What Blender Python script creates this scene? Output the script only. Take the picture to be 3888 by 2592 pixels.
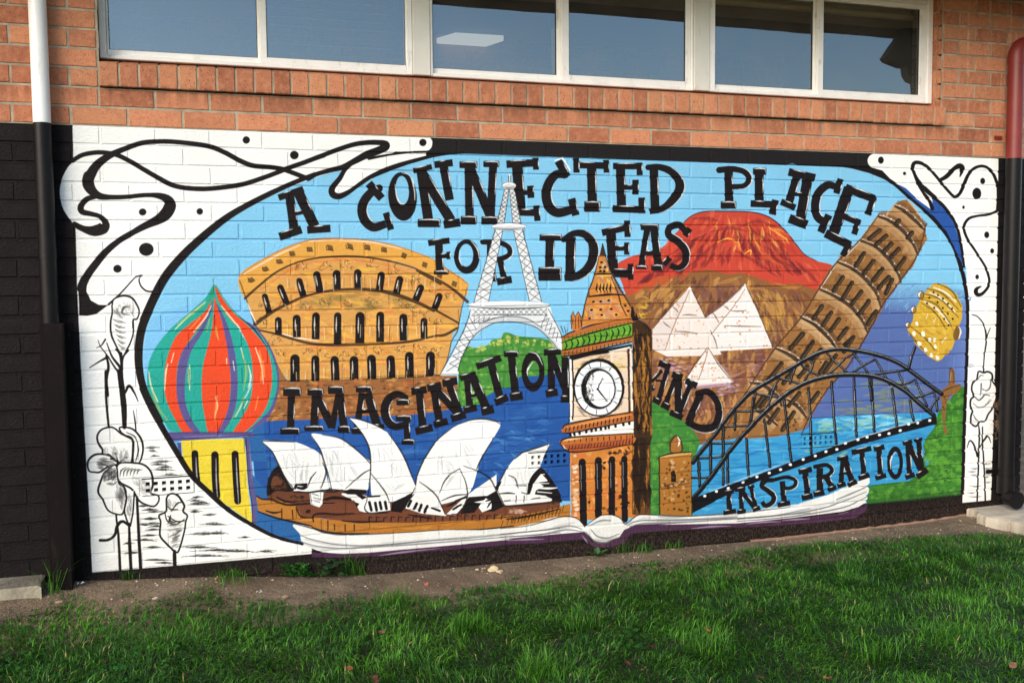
import bpy, bmesh, math, random
import numpy as np
from mathutils import Matrix, Vector
for o in list(bpy.data.objects): bpy.data.objects.remove(o)
SC=bpy.context.scene; COL=SC.collection
# ================================================================ camera, world, sun, exposure
ZT=2.22                                   # height of the top edge of the mural above the lawn
CAM=np.array([0.80574,-4.78921,ZT-0.70612]); FOC=3646.652
RW=np.array([[0.95328991,-0.30190709,-0.00951036],[0.30065251,0.95141996,-0.06639368],[0.02909307,0.06043311,0.99774818]])
cd=bpy.data.cameras.new('camera'); cam=bpy.data.objects.new('camera',cd); COL.objects.link(cam); SC.camera=cam
cd.sensor_fit='HORIZONTAL'; cd.sensor_width=36.0; cd.lens=36.0*FOC/3888.0; cd.clip_start=.05; cd.clip_end=500
cam.matrix_world=Matrix([[RW[0][0],RW[2][0],-RW[1][0],CAM[0]],[RW[0][1],RW[2][1],-RW[1][1],CAM[1]],[RW[0][2],RW[2][2],-RW[1][2],CAM[2]],[0,0,0,1]])
W=bpy.data.worlds.new('World'); SC.world=W; W.use_nodes=True
wn=W.node_tree.nodes; wl=W.node_tree.links
sky=wn.new('ShaderNodeTexSky'); sky.sky_type='NISHITA'; sky.sun_disc=False
SUN_EL,SUN_AZ=math.radians(27),math.radians(226)
sky.sun_elevation=SUN_EL; sky.sun_rotation=SUN_AZ; sky.air_density=1.0; sky.dust_density=.6; sky.ozone_density=1.4
wn['Background'].inputs['Strength'].default_value=0.12
wl.new(sky.outputs[0],wn['Background'].inputs[0])
sd=bpy.data.lights.new('sun','SUN'); sd.energy=2.3; sd.angle=math.radians(44); sd.color=(1.0,.88,.73)
sun=bpy.data.objects.new('sun',sd); COL.objects.link(sun)
sun.rotation_euler=Vector((math.sin(SUN_AZ)*math.cos(SUN_EL),math.cos(SUN_AZ)*math.cos(SUN_EL),math.sin(SUN_EL))).to_track_quat('Z','Y').to_euler()
SC.view_settings.view_transform='Standard'; SC.view_settings.look='None'; SC.view_settings.gamma=1; SC.view_settings.use_curve_mapping=False
SC.view_settings.exposure=0.90
SC.render.engine='CYCLES'
RND=random.Random(11); NR=np.random.default_rng(5)
# ---- photograph pixel (3888 x 2592) -> point on the wall plane y=Y or on a level z=Z
def ray(px,py):
    a=(np.asarray(px,float)-1944)/FOC; b=(np.asarray(py,float)-1296)/FOC
    return np.stack([RW[0,i]*a+RW[1,i]-RW[2,i]*b for i in range(3)],-1)
def onY(px,py,Y=0.):
    d=ray(px,py); t=(Y-CAM[1])/d[...,1]; return CAM+t[...,None]*d
def onZ(px,py,Z=0.):
    d=ray(px,py); t=(Z-CAM[2])/d[...,2]; return CAM+t[...,None]*d
# ================================================================ helpers
def link(name,me,mat=None,parent=None,label=None,cat=None,group=None,kind=None,loc=None):
    o=bpy.data.objects.new(name,me); COL.objects.link(o)
    if mat is not None and me is not None and len(me.materials)==0: me.materials.append(mat)
    if parent is not None: o.parent=parent
    if loc is not None: o.location=loc
    if label:o['label']=label
    if cat:o['category']=cat
    if group:o['group']=group
    if kind:o['kind']=kind
    return o
class MB:
    def __init__(s): s.v=[];s.f=[]
    def add(s,vs,fs):
        n=len(s.v); s.v+=[tuple(map(float,p)) for p in vs]; s.f+=[tuple(i+n for i in f) for f in fs]; return s
    def box(s,x0,y0,z0,x1,y1,z1,b=0):
        if b<=0:
            return s.add([(x0,y0,z0),(x1,y0,z0),(x1,y1,z0),(x0,y1,z0),(x0,y0,z1),(x1,y0,z1),(x1,y1,z1),(x0,y1,z1)],
                [(0,3,2,1),(4,5,6,7),(0,1,5,4),(1,2,6,5),(2,3,7,6),(3,0,4,7)])
        # box whose front edges (towards -y) are chamfered
        return s.add([(x0,y1,z0),(x1,y1,z0),(x1,y1,z1),(x0,y1,z1),(x0,y0+b,z0),(x1,y0+b,z0),(x1,y0+b,z1),(x0,y0+b,z1),
                      (x0+b,y0,z0+b),(x1-b,y0,z0+b),(x1-b,y0,z1-b),(x0+b,y0,z1-b)],
            [(0,3,2,1),(8,9,10,11),(4,5,9,8),(5,6,10,9),(6,7,11,10),(7,4,8,11),(0,1,5,4),(1,2,6,5),(2,3,7,6),(3,0,4,7)])
    def tube(s,path,r,n=20,cap=True):
        path=[Vector(p) for p in path]; R=r if hasattr(r,'__len__') else [r]*len(path)
        up=Vector((0,1,0)); rings=[]
        for i,p in enumerate(path):
            t=(path[min(i+1,len(path)-1)]-path[max(i-1,0)]).normalized()
            u=t.cross(up)
            if u.length<1e-3:u=t.cross(Vector((1,0,0)))
            u.normalize(); w=u.cross(t)
            rings.append([p+(u*math.cos(2*math.pi*k/n)+w*math.sin(2*math.pi*k/n))*R[i] for k in range(n)])
        vs=[q for r_ in rings for q in r_]; fs=[]
        for i in range(len(rings)-1):
            for k in range(n): fs.append((i*n+k,i*n+(k+1)%n,(i+1)*n+(k+1)%n,(i+1)*n+k))
        if cap: fs.append(tuple(range(n))[::-1]); fs.append(tuple((len(rings)-1)*n+k for k in range(n)))
        return s.add(vs,fs)
    def mesh(s,name,smooth=False):
        me=bpy.data.meshes.new(name); me.from_pydata(s.v,[],s.f); me.validate()
        bm=bmesh.new(); bm.from_mesh(me); bmesh.ops.recalc_face_normals(bm,faces=bm.faces); bm.to_mesh(me); bm.free()
        if smooth:
            me.shade_smooth()
            try: me.set_sharp_from_angle(angle=math.radians(44))
            except Exception: pass
        return me
    def build(s,name,mat,parent=None,smooth=False,**k): return link(name,s.mesh(name,smooth),mat,parent,**k)
class N:
    "small node-tree writer"
    def __init__(s,name,rough=.6,metal=0):
        s.m=bpy.data.materials.new(name); s.m.use_nodes=True; s.t=s.m.node_tree; s.b=s.t.nodes['Principled BSDF']
        s.b.inputs['Roughness'].default_value=rough; s.b.inputs['Metallic'].default_value=metal
    def n(s,typ,props=None,**ins):
        nd=s.t.nodes.new(typ)
        for k,v in (props or {}).items(): setattr(nd,k,v)
        for k,v in ins.items():
            key=k.replace('_',' ')
            if key.startswith('i') and key[1:].isdigit(): key=int(key[1:])
            s.set(nd.inputs[key],v)
        return nd
    def set(s,inp,v):
        if isinstance(v,bpy.types.NodeSocket): s.t.links.new(v,inp)
        elif isinstance(v,tuple) and len(v)==3 and inp.type=='RGBA': inp.default_value=(*v,1)
        else: inp.default_value=v
    def math(s,op,a,b=0.,c=None):
        nd=s.n('ShaderNodeMath',{'operation':op},i0=a,i1=b)
        if c is not None: s.set(nd.inputs[2],c)
        return nd.outputs[0]
    def noise(s,vec,scale,detail=3,rough=.55,out='Fac'):
        nd=s.n('ShaderNodeTexNoise',Vector=vec,Scale=scale,Detail=detail,Roughness=rough); return nd.outputs[out]
    def pos(s): return s.n('ShaderNodeNewGeometry').outputs['Position']
    def sep(s,v): nd=s.n('ShaderNodeSeparateXYZ',Vector=v); return nd.outputs
    def comb(s,x,y,z): return s.n('ShaderNodeCombineXYZ',X=x,Y=y,Z=z).outputs[0]
    def vmul(s,v,k): return s.n('ShaderNodeVectorMath',{'operation':'MULTIPLY'},i0=v,i1=k).outputs[0]
    def ramp(s,f,a,b,c0=0.,c1=1.):
        nd=s.n('ShaderNodeMapRange',{'interpolation_type':'SMOOTHSTEP'},Value=f); nd.inputs[1].default_value=a;nd.inputs[2].default_value=b;nd.inputs[3].default_value=c0;nd.inputs[4].default_value=c1
        return nd.outputs[0]
    def mix(s,f,a,b,mode='MIX'):
        nd=s.n('ShaderNodeMix',{'data_type':'RGBA','blend_type':mode}); s.set(nd.inputs[0],f); s.set(nd.inputs[6],a); s.set(nd.inputs[7],b); return nd.outputs[2]
    def base(s,c): s.set(s.b.inputs['Base Color'],c)
    def bump(s,h,dist,strength=1.):
        nd=s.n('ShaderNodeBump',Height=h,Distance=dist,Strength=strength); s.t.links.new(nd.outputs[0],s.b.inputs['Normal']); return nd
def lin(r,g,b):
    f=lambda c:(c/255/12.92) if c/255<=.04045 else ((c/255+.055)/1.055)**2.4
    return (f(r),f(g),f(b))
# ---------------------------------------------------------------- mural painter (numpy, in memory)
import numpy as np, math, random
ORI={'A':(200,460),'B':(200,1440),'C':(500,880),'D':(950,1400),'E':(1200,480),'F':(1500,880),'G':(1900,1400),
     'H':(2100,520),'I':(2700,540),'J':(2400,1020),'K':(2500,1250)}
def pts(s):
    "'A:10,20 30,40 B:...' -> points in photograph pixels (each letter is one enlarged crop, drawn at twice its size)"
    out=[];o=(0,0);sc=1.0
    for t in s.split():
        if t[1:2]==':':
            o,sc=(ORI[t[0]],.5) if t[0] in ORI else ((0,0),1.);t=t[2:]
            if not t: continue
        x,y=t.split(',');out.append((o[0]+float(x)*sc,o[1]+float(y)*sc))
    return np.array(out)
def smooth(p,closed=False,n=6):
    p=np.asarray(p,float)
    if len(p)<3: return p
    if closed: q=np.vstack([p[-1],p,p[0],p[1]])
    else: q=np.vstack([2*p[0]-p[1],p,2*p[-1]-p[-2]])
    out=[];t=np.linspace(0,1,n,endpoint=False)[:,None]
    for i in range(1,len(q)-2):
        a,b,c,d=q[i-1],q[i],q[i+1],q[i+2]
        out.append(.5*((2*b)+(c-a)*t+(2*a-5*b+4*c-d)*t*t+(-a+3*b-3*c+d)*t**3))
    r=np.vstack(out)
    return r if closed else np.vstack([r,p[-1]])
def s2l(c):
    c=np.array(c,float)/255;return np.where(c<=.04045,c/12.92,((c+.055)/1.055)**2.4)
class Canvas:
    def __init__(s,w,h,T,base):
        s.w,s.h,s.T=w,h,T;s.px=np.empty((h,w,3),np.float32);s.px[:]=s2l(base)
    def cover(s,cs,evenodd=False,SS=4):
        A=np.vstack(cs);x0=int(max(0,math.floor(A[:,0].min())-1));x1=int(min(s.w,math.ceil(A[:,0].max())+2))
        y0=int(max(0,math.floor(A[:,1].min())-1));y1=int(min(s.h,math.ceil(A[:,1].max())+2))
        if x1<=x0 or y1<=y0: return None
        W,H=x1-x0,(y1-y0)*SS
        acc=np.zeros((H,W+2))
        for c in cs:
            a=c;b=np.roll(c,-1,0)
            ya=(a[:,1]-y0)*SS-.5;yb=(b[:,1]-y0)*SS-.5
            lo=np.minimum(ya,yb);hi=np.maximum(ya,yb)
            r0=np.clip(np.ceil(lo),0,H).astype(int);r1=np.clip(np.ceil(hi),0,H).astype(int)
            n=r1-r0;k=n>0
            if not k.any(): continue
            idx=np.repeat(np.nonzero(k)[0],n[k]);st=np.repeat(np.cumsum(n[k])-n[k],n[k])
            rows=np.arange(len(idx))-st+r0[idx]
            t=(rows-ya[idx])/(yb[idx]-ya[idx])
            x=np.clip(a[idx,0]+t*(b[idx,0]-a[idx,0])-x0,0,W)
            sg=np.where(yb[idx]>ya[idx],1.,-1.)
            f=np.floor(x).astype(int);fr=x-f
            np.add.at(acc,(rows,f),sg*(1-fr));np.add.at(acc,(rows,f+1),sg*fr)
        v=np.abs(np.cumsum(acc,1)[:,:W])
        if evenodd: v=np.abs(((v+1)%2)-1)
        v=np.minimum(v,1).reshape(y1-y0,SS,W).mean(1)
        return x0,y0,x1,y1,v
    def fill(s,cs,col,alpha=1.,evenodd=False,dry=0,grad=None):
        cs=[s.T(np.asarray(c,float)[:,0],np.asarray(c,float)[:,1]) for c in cs]
        r=s.cover(cs,evenodd)
        if r is None: return
        x0,y0,x1,y1,v=r
        if dry:
            v=v*(1-dry*s.tex[y0:y1,x0:x1])
            v=np.clip(v,0,1)
        v=(v*alpha)[...,None]
        c=s2l(col)
        if grad:
            c2,pa,pb=grad;pa=np.array(s.T(*pa));pb=np.array(s.T(*pb));d=pb-pa
            Y,X=np.mgrid[y0:y1,x0:x1]
            t=np.clip(((X-pa[0])*d[0]+(Y-pa[1])*d[1])/(d@d),0,1)[...,None]
            if c2 is None: v=v*(1-t)
            else: c=c*(1-t)+s2l(c2)*t
        R=s.px[y0:y1,x0:x1];R[:]=R*(1-v)+c*v
def ribbon(p,w,cap=True):
    p=np.asarray(p,float);n=len(p)
    w=np.interp(np.linspace(0,1,n),np.linspace(0,1,len(w)),w)/2 if hasattr(w,'__len__') else np.full(n,w/2.)
    d=np.gradient(p,axis=0) if n>2 else np.repeat(p[1:]-p[:1],2,0)
    L=np.hypot(d[:,0],d[:,1])+1e-9;nx=np.c_[-d[:,1]/L,d[:,0]/L]
    a=p+nx*w[:,None];b=p-nx*w[:,None]
    if not cap: return np.vstack([a,b[::-1]])
    t=np.linspace(0,math.pi,7)[1:-1]
    de=d[-1]/L[-1];ds=-d[0]/L[0]
    e=[p[-1]+w[-1]*(nx[-1]*math.cos(q)+de*math.sin(q)) for q in t]
    f=[p[0]+w[0]*(-nx[0]*math.cos(q)+ds*math.sin(q)) for q in t]
    return np.vstack([a,e,b[::-1],f])
def ell(cx,cy,rx,ry,rot=0,n=28):
    t=np.linspace(0,2*math.pi,n,endpoint=False);r=math.radians(rot)
    x=rx*np.cos(t);y=ry*np.sin(t)
    return np.c_[cx+x*math.cos(r)-y*math.sin(r),cy+x*math.sin(r)+y*math.cos(r)]
def inside(p,x,y):
    a=p;b=np.roll(p,-1,0);c=(a[:,1]>y)!=(b[:,1]>y)
    return (np.sum(c&(x<(b[:,0]-a[:,0])*(y-a[:,1])/(b[:,1]-a[:,1]+1e-12)+a[:,0]))%2)==1
def paint_mural(cv):
    rnd=random.Random(7)
    WH=(243,245,244);BK=(27,22,24);SKY=(128,194,231)
    def P(c,s,sm=0,**k):
        p=pts(s) if isinstance(s,str) else s
        cv.fill([smooth(p,True) if sm else p],c,**k)
    def S(c,w,s,sm=1,cap=True,zoom=.5,**k):
        p=pts(s) if isinstance(s,str) else np.asarray(s,float)
        if sm and len(p)>2: p=smooth(p)
        mxw=max(w) if hasattr(w,'__len__') else w; kf=1.5 if mxw<10 else (1.25 if mxw<22 else 1.); zoom*=kf
        w=[q*zoom for q in w] if hasattr(w,'__len__') else w*zoom
        cv.fill([ribbon(p,w,cap)],c,**k)
    def O(c,tag,cx,cy,rx,ry=None,rot=0,**k):
        o=ORI[tag];cv.fill([ell(o[0]+cx/2,o[1]+cy/2,rx/2,(ry or rx)/2,rot)],c,**k)
    def ring(c,tag,cx,cy,rx,ry,ix,iy,jx,jy,rot=0):
        o=ORI[tag];cv.fill([ell(o[0]+cx/2,o[1]+cy/2,rx/2,ry/2,rot),ell(o[0]+ix/2,o[1]+iy/2,jx/2,jy/2,rot)],c,evenodd=True)
    def dabs(s,n,cols,ln,wd,ang,ja=25,alpha=.8,dry=0,sm=1):
        p=pts(s) if isinstance(s,str) else s
        if sm: p=smooth(p,True)
        lo=p.min(0);hi=p.max(0);k=0;tries=0
        while k<n and tries<n*6:
            tries+=1
            x=rnd.uniform(lo[0],hi[0]);y=rnd.uniform(lo[1],hi[1])
            if not inside(p,x,y): continue
            a=math.radians((ang(x,y) if callable(ang) else ang)+rnd.uniform(-ja,ja))
            L=rnd.uniform(.5,1.2)*ln;w=rnd.uniform(.7,1.6)*wd*1.25;dx,dy=math.cos(a)*L/2,math.sin(a)*L/2
            bx,by=-dy*rnd.uniform(-.25,.25),dx*rnd.uniform(-.25,.25)
            if not(inside(p,x-dx,y-dy) and inside(p,x+dx,y+dy)): continue
            k+=1
            q=smooth([(x-dx,y-dy),(x+bx,y+by),(x+dx,y+dy)],n=3)
            cv.fill([ribbon(q,[w*.3,w,w*.2],False)],rnd.choice(cols),alpha=min(1,alpha*1.15)*rnd.uniform(.6,1),dry=dry)
    def lines(c,w,s,alpha=1.,sm=1,zoom=.5,dry=0):
        for q in s.split('|'):
            n=len(pts(q.strip()));S(c,[w*.55,w,w*.5],q.strip(),sm,alpha=alpha,zoom=zoom,dry=dry)
    # ------------------------------------------------ white corner panels
    P(WH,'A:150,0 2000,20 E:400,0 700,10 830,64 862,84 882,120 878,158 858,180 830,188 600,192 400,330 600,800 C:1000,900 B:1900,1000 1975,1322 300,1466 s:341,1980 330,1800 316,1550 305,1350 293,1100 s:288,900 286,850 286,800 278,600')
    P(WH,'A:190,280 150,312 110,360 72,435 55,515 60,600 85,675 135,750 175,790 230,700 230,300',1)
    P(WH,'I:1250,88 1210,103 1190,135 1195,165 1225,190 1300,215 1500,420 1900,900 s:3670,1150 3676,1250 3665,1550 3654,1907 3762,1897 3766,1800 3774,1540 3784,1140 3790,797 3790.5,602',0)
    P(WH,'E:380,232 560,208 835,202 838,220 700,262 560,312 440,362 330,440 200,520 120,500 250,330',0)
    P((33,30,32),'E:700,0 2352,80 H:2352,100 I:2200,120 I:1300,88 1200,100 1190,180 0,150 E:800,300',0)  # top border black painted lighter, for the light falling on it
    P(WH,'E:600,0 830,64 862,84 882,120 878,158 858,180 830,188 600,192')
    P(WH,'E:380,232 560,208 835,202 838,220 700,262 560,312 440,362 330,440 200,520 120,500 250,330',0)
    P(WH,'I:1250,88 1210,103 1190,135 1195,165 1225,190 1300,215 1500,420 1800,500 1800,110')
    O(WH,'E',820,126,63,62);O(WH,'I',1245,142,57,54)
    # ------------------------------------------------ sky inside the oval
    oval=('E:1060,206 900,232 700,290 560,340 450,385 350,440 250,512 140,548 96,508 108,466 180,390 216,328 '
     'A:2080,400 1900,462 1760,520 1600,598 1440,682 1320,762 1140,903 1000,1040 880,1185 790,1340 720,1520 '
     'C:160,590 105,740 80,900 80,1040 105,1160 160,1300 230,1450 B:700,60 760,200 850,350 960,530 1070,720 1200,860 1350,990 1520,1100 1700,1190 1895,1248 '
     'D:900,1350 G:700,1200 K:1580,1318 2310,1244 s:3660,1600 3668,1300 3668,1100 I:1925,1060 1890,930 1840,790 1780,680 1640,530 1500,400 1360,300 1200,235 1030,190')
    P(SKY,oval)
    base=pts(oval)
    dabs(oval,260,[(122,189,230),(136,200,234),(128,196,236),(118,184,226)],70,16,0,12,.35,sm=0)
    P((112,176,228),'C:110,760 150,660 250,600 400,560 700,500 1000,640 1100,900 1000,1400 400,1450 250,1400 110,1100 90,950',0,alpha=.45)
    # dusk blue part of the sky at the right
    P((80,98,160),'s:3330,1130 3420,1060 3560,1085 3665,1100 3668,1300 3660,1600 3200,1640 3050,1700 3000,1560 3150,1350',0,grad=None,alpha=.95)
    P(SKY,'s:3380,1010 3670,1010 3672,1400 3500,1330 3340,1130',0,grad=(None,(3480,1050),(3470,1190)))
    P((104,128,190),'s:3560,1150 3672,1150 3664,1600 3610,1600',0,grad=(None,(3672,1300),(3590,1300)))
    dabs('s:3340,1080 3660,1090 3660,1180 3360,1180',130,[(128,180,225),(94,105,165),(110,140,200)],26,3,-50,15,.7)
    dabs('s:3050,1350 3660,1250 3660,1540 3050,1650',60,[(84,90,150),(104,108,168)],60,10,0,8,.35)
    # ------------------------------------------------ red mountain and desert
    P((138,92,54),'F:1700,500 1850,400 H:600,1100 900,960 1400,930 2050,1050 J:1400,200 1300,500 1100,800 850,1290 s:2640,1690 s:2520,1560 F:1940,1560 1900,700',0)
    red='H:480,985 540,930 660,890 800,860 870,800 900,760 960,700 1010,630 1080,585 1160,566 1300,564 1500,570 1620,600 1700,650 1780,730 1850,820 1910,890 2000,940 2130,990 2040,1160 1850,1110 1700,1120 1450,1035 1330,1040 1180,1010 1000,1040 860,1080 700,1130 570,1200 520,1100'
    P((192,70,54),red,1)
    S((60,30,40),[3,6,6,3],'H:960,700 1010,630 1080,585 1160,566 1300,564 1500,570 1620,600 1700,650 1780,730 1850,820 1910,890 2000,940')
    def mang(x,y): return math.degrees(math.atan2(y-690,(x-2790)*1.0)) if x>2790 else math.degrees(math.atan2(y-690,x-2790))
    dabs(red,210,[(184,58,48),(206,84,60),(200,72,52),(186,64,54),(214,100,70)],60,9,mang,18,.6)
    dabs('H:560,1170 900,900 1200,700 1500,640 1850,900 1980,1080 1700,1060 1400,960 1000,1060 700,1140',110,[(104,36,44),(84,30,42),(130,40,40)],60,10,mang,14,.7,dry=.4)
    dabs('H:1180,620 1700,640 1850,860 1500,920 1250,800',34,[(232,160,70),(236,176,84),(226,120,56)],44,5,mang,30,.55)
    for q in ('H:1250,800 1330,770 1400,800','H:1640,640 1650,740','H:1450,890 1500,860 1500,900','H:1640,690 1720,740 1790,790'):S((243,180,70),[3,9,3],q,alpha=.85)
    des='H:560,1200 700,1140 1000,1050 1330,1045 1450,1045 1700,1125 2000,1150 J:1420,200 1290,420 1150,600 1000,820 900,900 850,1270 560,1310 480,1250 430,1150 200,1000 160,700 150,420'
    dabs(des,480,[(166,116,64),(116,74,56),(146,100,64),(190,140,76),(104,66,60),(128,84,76),(200,152,84)],84,17,mang,22,.7)
    dabs(des,150,[(70,42,48),(90,54,60),(80,50,42)],44,8,mang,22,.7,dry=.4)
    dabs('J:940,150 1150,180 1180,420 1000,520 940,300',26,[(206,168,60),(196,150,58)],46,4,60,30,.6)
    dabs('J:60,220 140,230 120,370 40,370',16,[(206,168,60)],36,4,20,50,.7)
    dabs('J:160,660 700,690 900,640 1080,620 1000,840 880,900 700,1000 300,900 170,800',150,[(132,86,70),(150,104,84),(170,128,130),(120,72,66),(160,110,70)],50,7,-8,18,.7)
    dabs('J:180,680 420,700 400,800 200,780',20,[(206,180,196),(190,160,180)],26,5,0,12,.6)
    dabs('J:640,860 800,850 800,940 660,950',16,[(196,180,200),(180,150,170)],24,5,0,12,.7)
    dabs('J:200,950 500,960 700,1000 900,900 820,1280 560,1290',100,[(190,130,96),(168,110,82),(206,150,110),(150,96,70)],30,6,70,40,.55)
    edge='H:520,1150 800,1060 1050,1020 1330,1020 1450,1010 1700,1090 2020,1130 2000,1180 1700,1150 1450,1080 1200,1070 900,1110 600,1220'
    dabs(edge,120,[(196,74,48),(170,104,56),(186,86,50),(150,92,52)],70,12,mang,18,.75,sm=0)
    for q in ('H:880,900 1010,820 1150,740','H:640,1110 800,1010 960,930 1080,900','H:1240,800 1130,900 1000,1010','H:1500,700 1640,800 1760,930','H:1380,860 1560,960 1700,1060','H:1600,900 1760,960 1900,1040','H:1050,620 1180,620 1260,640','H:1420,680 1560,640 1700,690','H:1880,980 1960,1050 2010,1110','H:1200,720 1350,690 1480,720'):
        S((96,34,44),[6,26,5],q,alpha=.55,dry=.5);S((130,44,44),[10,44,8],q,alpha=.35,dry=.4)
    for q in ('H:1330,760 1400,820 1460,900','H:1650,680 1720,740 1780,810','H:1100,780 1060,860 1000,940','H:1560,860 1640,920 1740,980'):S((226,112,56),[8,30,6],q,alpha=.5,dry=.5)
    for q in ('J:1010,300 1080,450 1130,600','J:1220,260 1160,380 1090,520','J:60,500 130,430 260,300','J:520,200 570,300 560,360','J:1000,640 960,760 880,880','J:700,700 860,690 1000,660','J:1180,420 1100,540 1060,600','J:150,640 180,800 170,900'):S((96,62,66),[14,60,12],q,alpha=.38,dry=.4)
    for q in ('J:880,150 1000,160 1120,240 1160,340','J:200,200 330,140 470,120','J:620,120 740,90 830,60','J:1080,110 1200,140 1300,130','J:20,300 90,250 180,240'):S((196,146,70),[10,34,8],q,alpha=.5,dry=.5)
    # ------------------------------------------------ pyramids
    cr=(232,220,214)
    P(cr,'J:440,135 155,460 156,610 265,665 560,660 680,650 600,480 556,372')
    P((214,200,196),'J:440,135 155,460 156,610 240,640 310,470',alpha=.5)
    P((238,230,228),'J:858,118 700,265 556,372 600,500 655,625 1070,600 960,330')
    P((226,212,206),'J:858,118 700,265 556,372 620,480',alpha=.6)
    P((236,226,222),'J:575,598 395,860 410,900 770,860 680,740')
    P((190,160,180),'J:395,868 470,880 755,862 740,885 560,905 405,905',alpha=.6)
    for q in ('J:440,150 400,250 310,450 250,620','J:860,150 790,260 640,450 600,500','J:575,610 560,680 520,800 500,850'):S((150,104,60),[4,6,4],q,alpha=.8)
    lines((70,52,40),8,'J:385,352 430,348 490,354|J:320,476 400,478 500,490|J:750,318 800,322 870,316|J:700,432 830,436 980,438|J:610,330 640,370 660,410|J:595,465 630,540 650,610|J:312,292 335,310 350,332|J:235,400 260,425 290,445|J:700,285 720,295 735,312|J:400,150 340,215 160,450|J:440,140 490,230 556,372|J:860,120 960,330 1070,600|J:575,600 480,720 400,850|J:580,600 660,730 760,855|J:860,120 700,265 556,372',.75)
    for poly,n in (('J:440,180 200,450 180,600 550,640 600,600 540,380',34),('J:860,180 640,400 640,600 1030,590 930,330',30),('J:570,640 430,840 730,850 650,740',24)):
        dabs(poly,n,[(196,140,80),(186,124,70),(210,160,110)],9,6,30,60,.8)
    P((244,240,238),'J:858,112 838,140 876,150');P((244,240,238),'J:440,130 424,158 456,158')
    # ------------------------------------------------ leaning tower
    tb=(146,102,58)
    P(tb,'I:1450,440 1490,436 1545,500 1590,570 1635,620 1630,690 1640,740 1575,850 1530,950 1430,1060 1310,1230 1290,1290 1190,1450 J:1800,480 1700,620 1640,720 1500,900 1400,1050 1290,1255 1180,1270 700,1310 640,1320 800,1050 900,880 1000,780 1090,600 1200,480 1290,370 1410,155 1500,0 I:960,900 1100,780 1200,640 1280,535 1340,540 1390,470')
    tw='I:1450,440 1545,500 1635,620 1640,740 1430,1060 1190,1450 J:1640,720 1500,900 1290,1255 700,1300 800,1050 1000,780 1290,370 1500,0 I:960,900 1200,640 1280,535 1390,470'
    dabs(tw,300,[(168,124,74),(122,84,48),(156,110,62),(178,136,90)],34,12,-62,25,.7,sm=0)
    dabs(tw,240,[(70,48,34),(92,62,40),(84,56,36)],11,5,-55,45,.85,sm=0)
    P(tb,'J:860,880 900,870 700,1300 660,1290 760,1080')
    tiers=['I:1270,560 1350,590 1450,660 1530,760 1570,850','I:1130,740 1250,790 1350,880 1420,990 1440,1060','I:960,905 1080,960 1190,1050 1260,1150 1290,1250',
      'I:820,1110 930,1160 1060,1240 1150,1350 1190,1440','I:680,1320 780,1370 880,1460 940,1540','J:1090,600 1180,640 1270,700 1310,760','J:900,860 1000,880 1100,960 1140,1040','I:1390,480 1470,520 1560,600 1620,660','J:1180,990 1260,1040 1320,1120','J:1290,370 1400,430 1500,530 1560,610','J:1100,1180 1010,1100 950,1080']
    for q in tiers:
        p=smooth(pts(q));ax=np.array([.60,-.80]);S((196,160,116),70,p-ax*22,0,cap=False,alpha=.38);S((206,172,128),34,p-ax*12,0,cap=False,alpha=.35);S((64,44,34),44,p+ax*14,0,cap=False,alpha=.38)
        S((206,176,146),[10,16,8],p-np.array([-1,5.]),0,alpha=.75);S((46,34,28),[16,34,16],p+np.array([0,2.]),0,alpha=.9)
        for k in range(3,len(p)-2,4): cv.fill([ell(p[k][0]+1,p[k][1]-8,2.6,3.2)],(226,214,204),alpha=.85)
    arch=['I:1290,660 1190,740','I:1340,700 1240,790','I:1380,760 1300,840','I:1430,800 1360,880','I:1480,870 1400,970','I:1170,830 1090,950','I:1240,890 1150,1010','I:1310,950 1220,1060','I:1360,1010 1260,1120',
      'I:1010,1010 920,1140','I:1080,1050 990,1200','I:1150,1120 1060,1240','I:1210,1190 1110,1320','I:1260,1270 1180,1390','I:850,1230 770,1350','I:920,1280 840,1400','I:980,1330 900,1440','I:1040,1400 960,1500','I:1090,1470 1010,1540',
      'I:710,1440 600,1568','I:780,1500 700,1620','J:1300,480 1190,620','J:1380,550 1280,690','J:1440,600 1360,720','J:1680,520 1600,640','J:1150,700 1020,860','J:1230,760 1140,880','J:1340,730 1260,830','J:1560,640 1450,800','J:1100,890 960,1060','J:1420,930 1350,1020','J:1280,930 1180,1050','J:1120,1050 1030,1180','J:1240,1070 1130,1240','J:1000,960 930,1060','I:1430,590 1400,620','I:1530,680 1490,730','J:1480,700 1420,800','I:1380,1030 1320,1160']
    for q in arch:
        p=pts(q);c0=p.mean(0);p=c0+(p-c0)*.8;S((48,38,30),[34,44,36],p,0);S((104,86,60),[6,10,5],p+np.array([3.,1]),0,alpha=.7)
    S((214,186,150),[6,12,6],'I:1280,540 1200,650 1130,750',alpha=.7);S((214,186,150),[6,12,6],'I:1500,450 1545,500 1600,580',alpha=.7);S((210,180,146),[6,10,6],'I:1390,480 1345,540 1330,560',alpha=.7)
    S((230,216,204),[3,9,3],'I:960,910 900,1000 840,1100',alpha=.7);S((230,216,204),[3,9,3],'I:820,1120 760,1210 700,1320',alpha=.7);S((226,206,190),[3,9,3],'I:1140,745 1060,830 1000,890',alpha=.6)
    # ------------------------------------------------ lake at the right
    P((58,150,204),'J:560,1310 1100,1275 1340,1210 1365,1140 1700,1110 2330,1090 2330,1700 s:3480,1878 3290,1905 3290,1830 3000,1950 G:1450,1115 1455,640 J:470,1400')
    lk='J:540,1310 1300,1260 1365,1150 2300,1100 2250,1300 2100,1568 K:1600,1200 900,1350 260,1400 260,1000'
    dabs(lk,230,[(40,128,190),(90,180,222),(70,164,214),(34,112,176)],90,8,-3,7,.6,sm=0)
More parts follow.
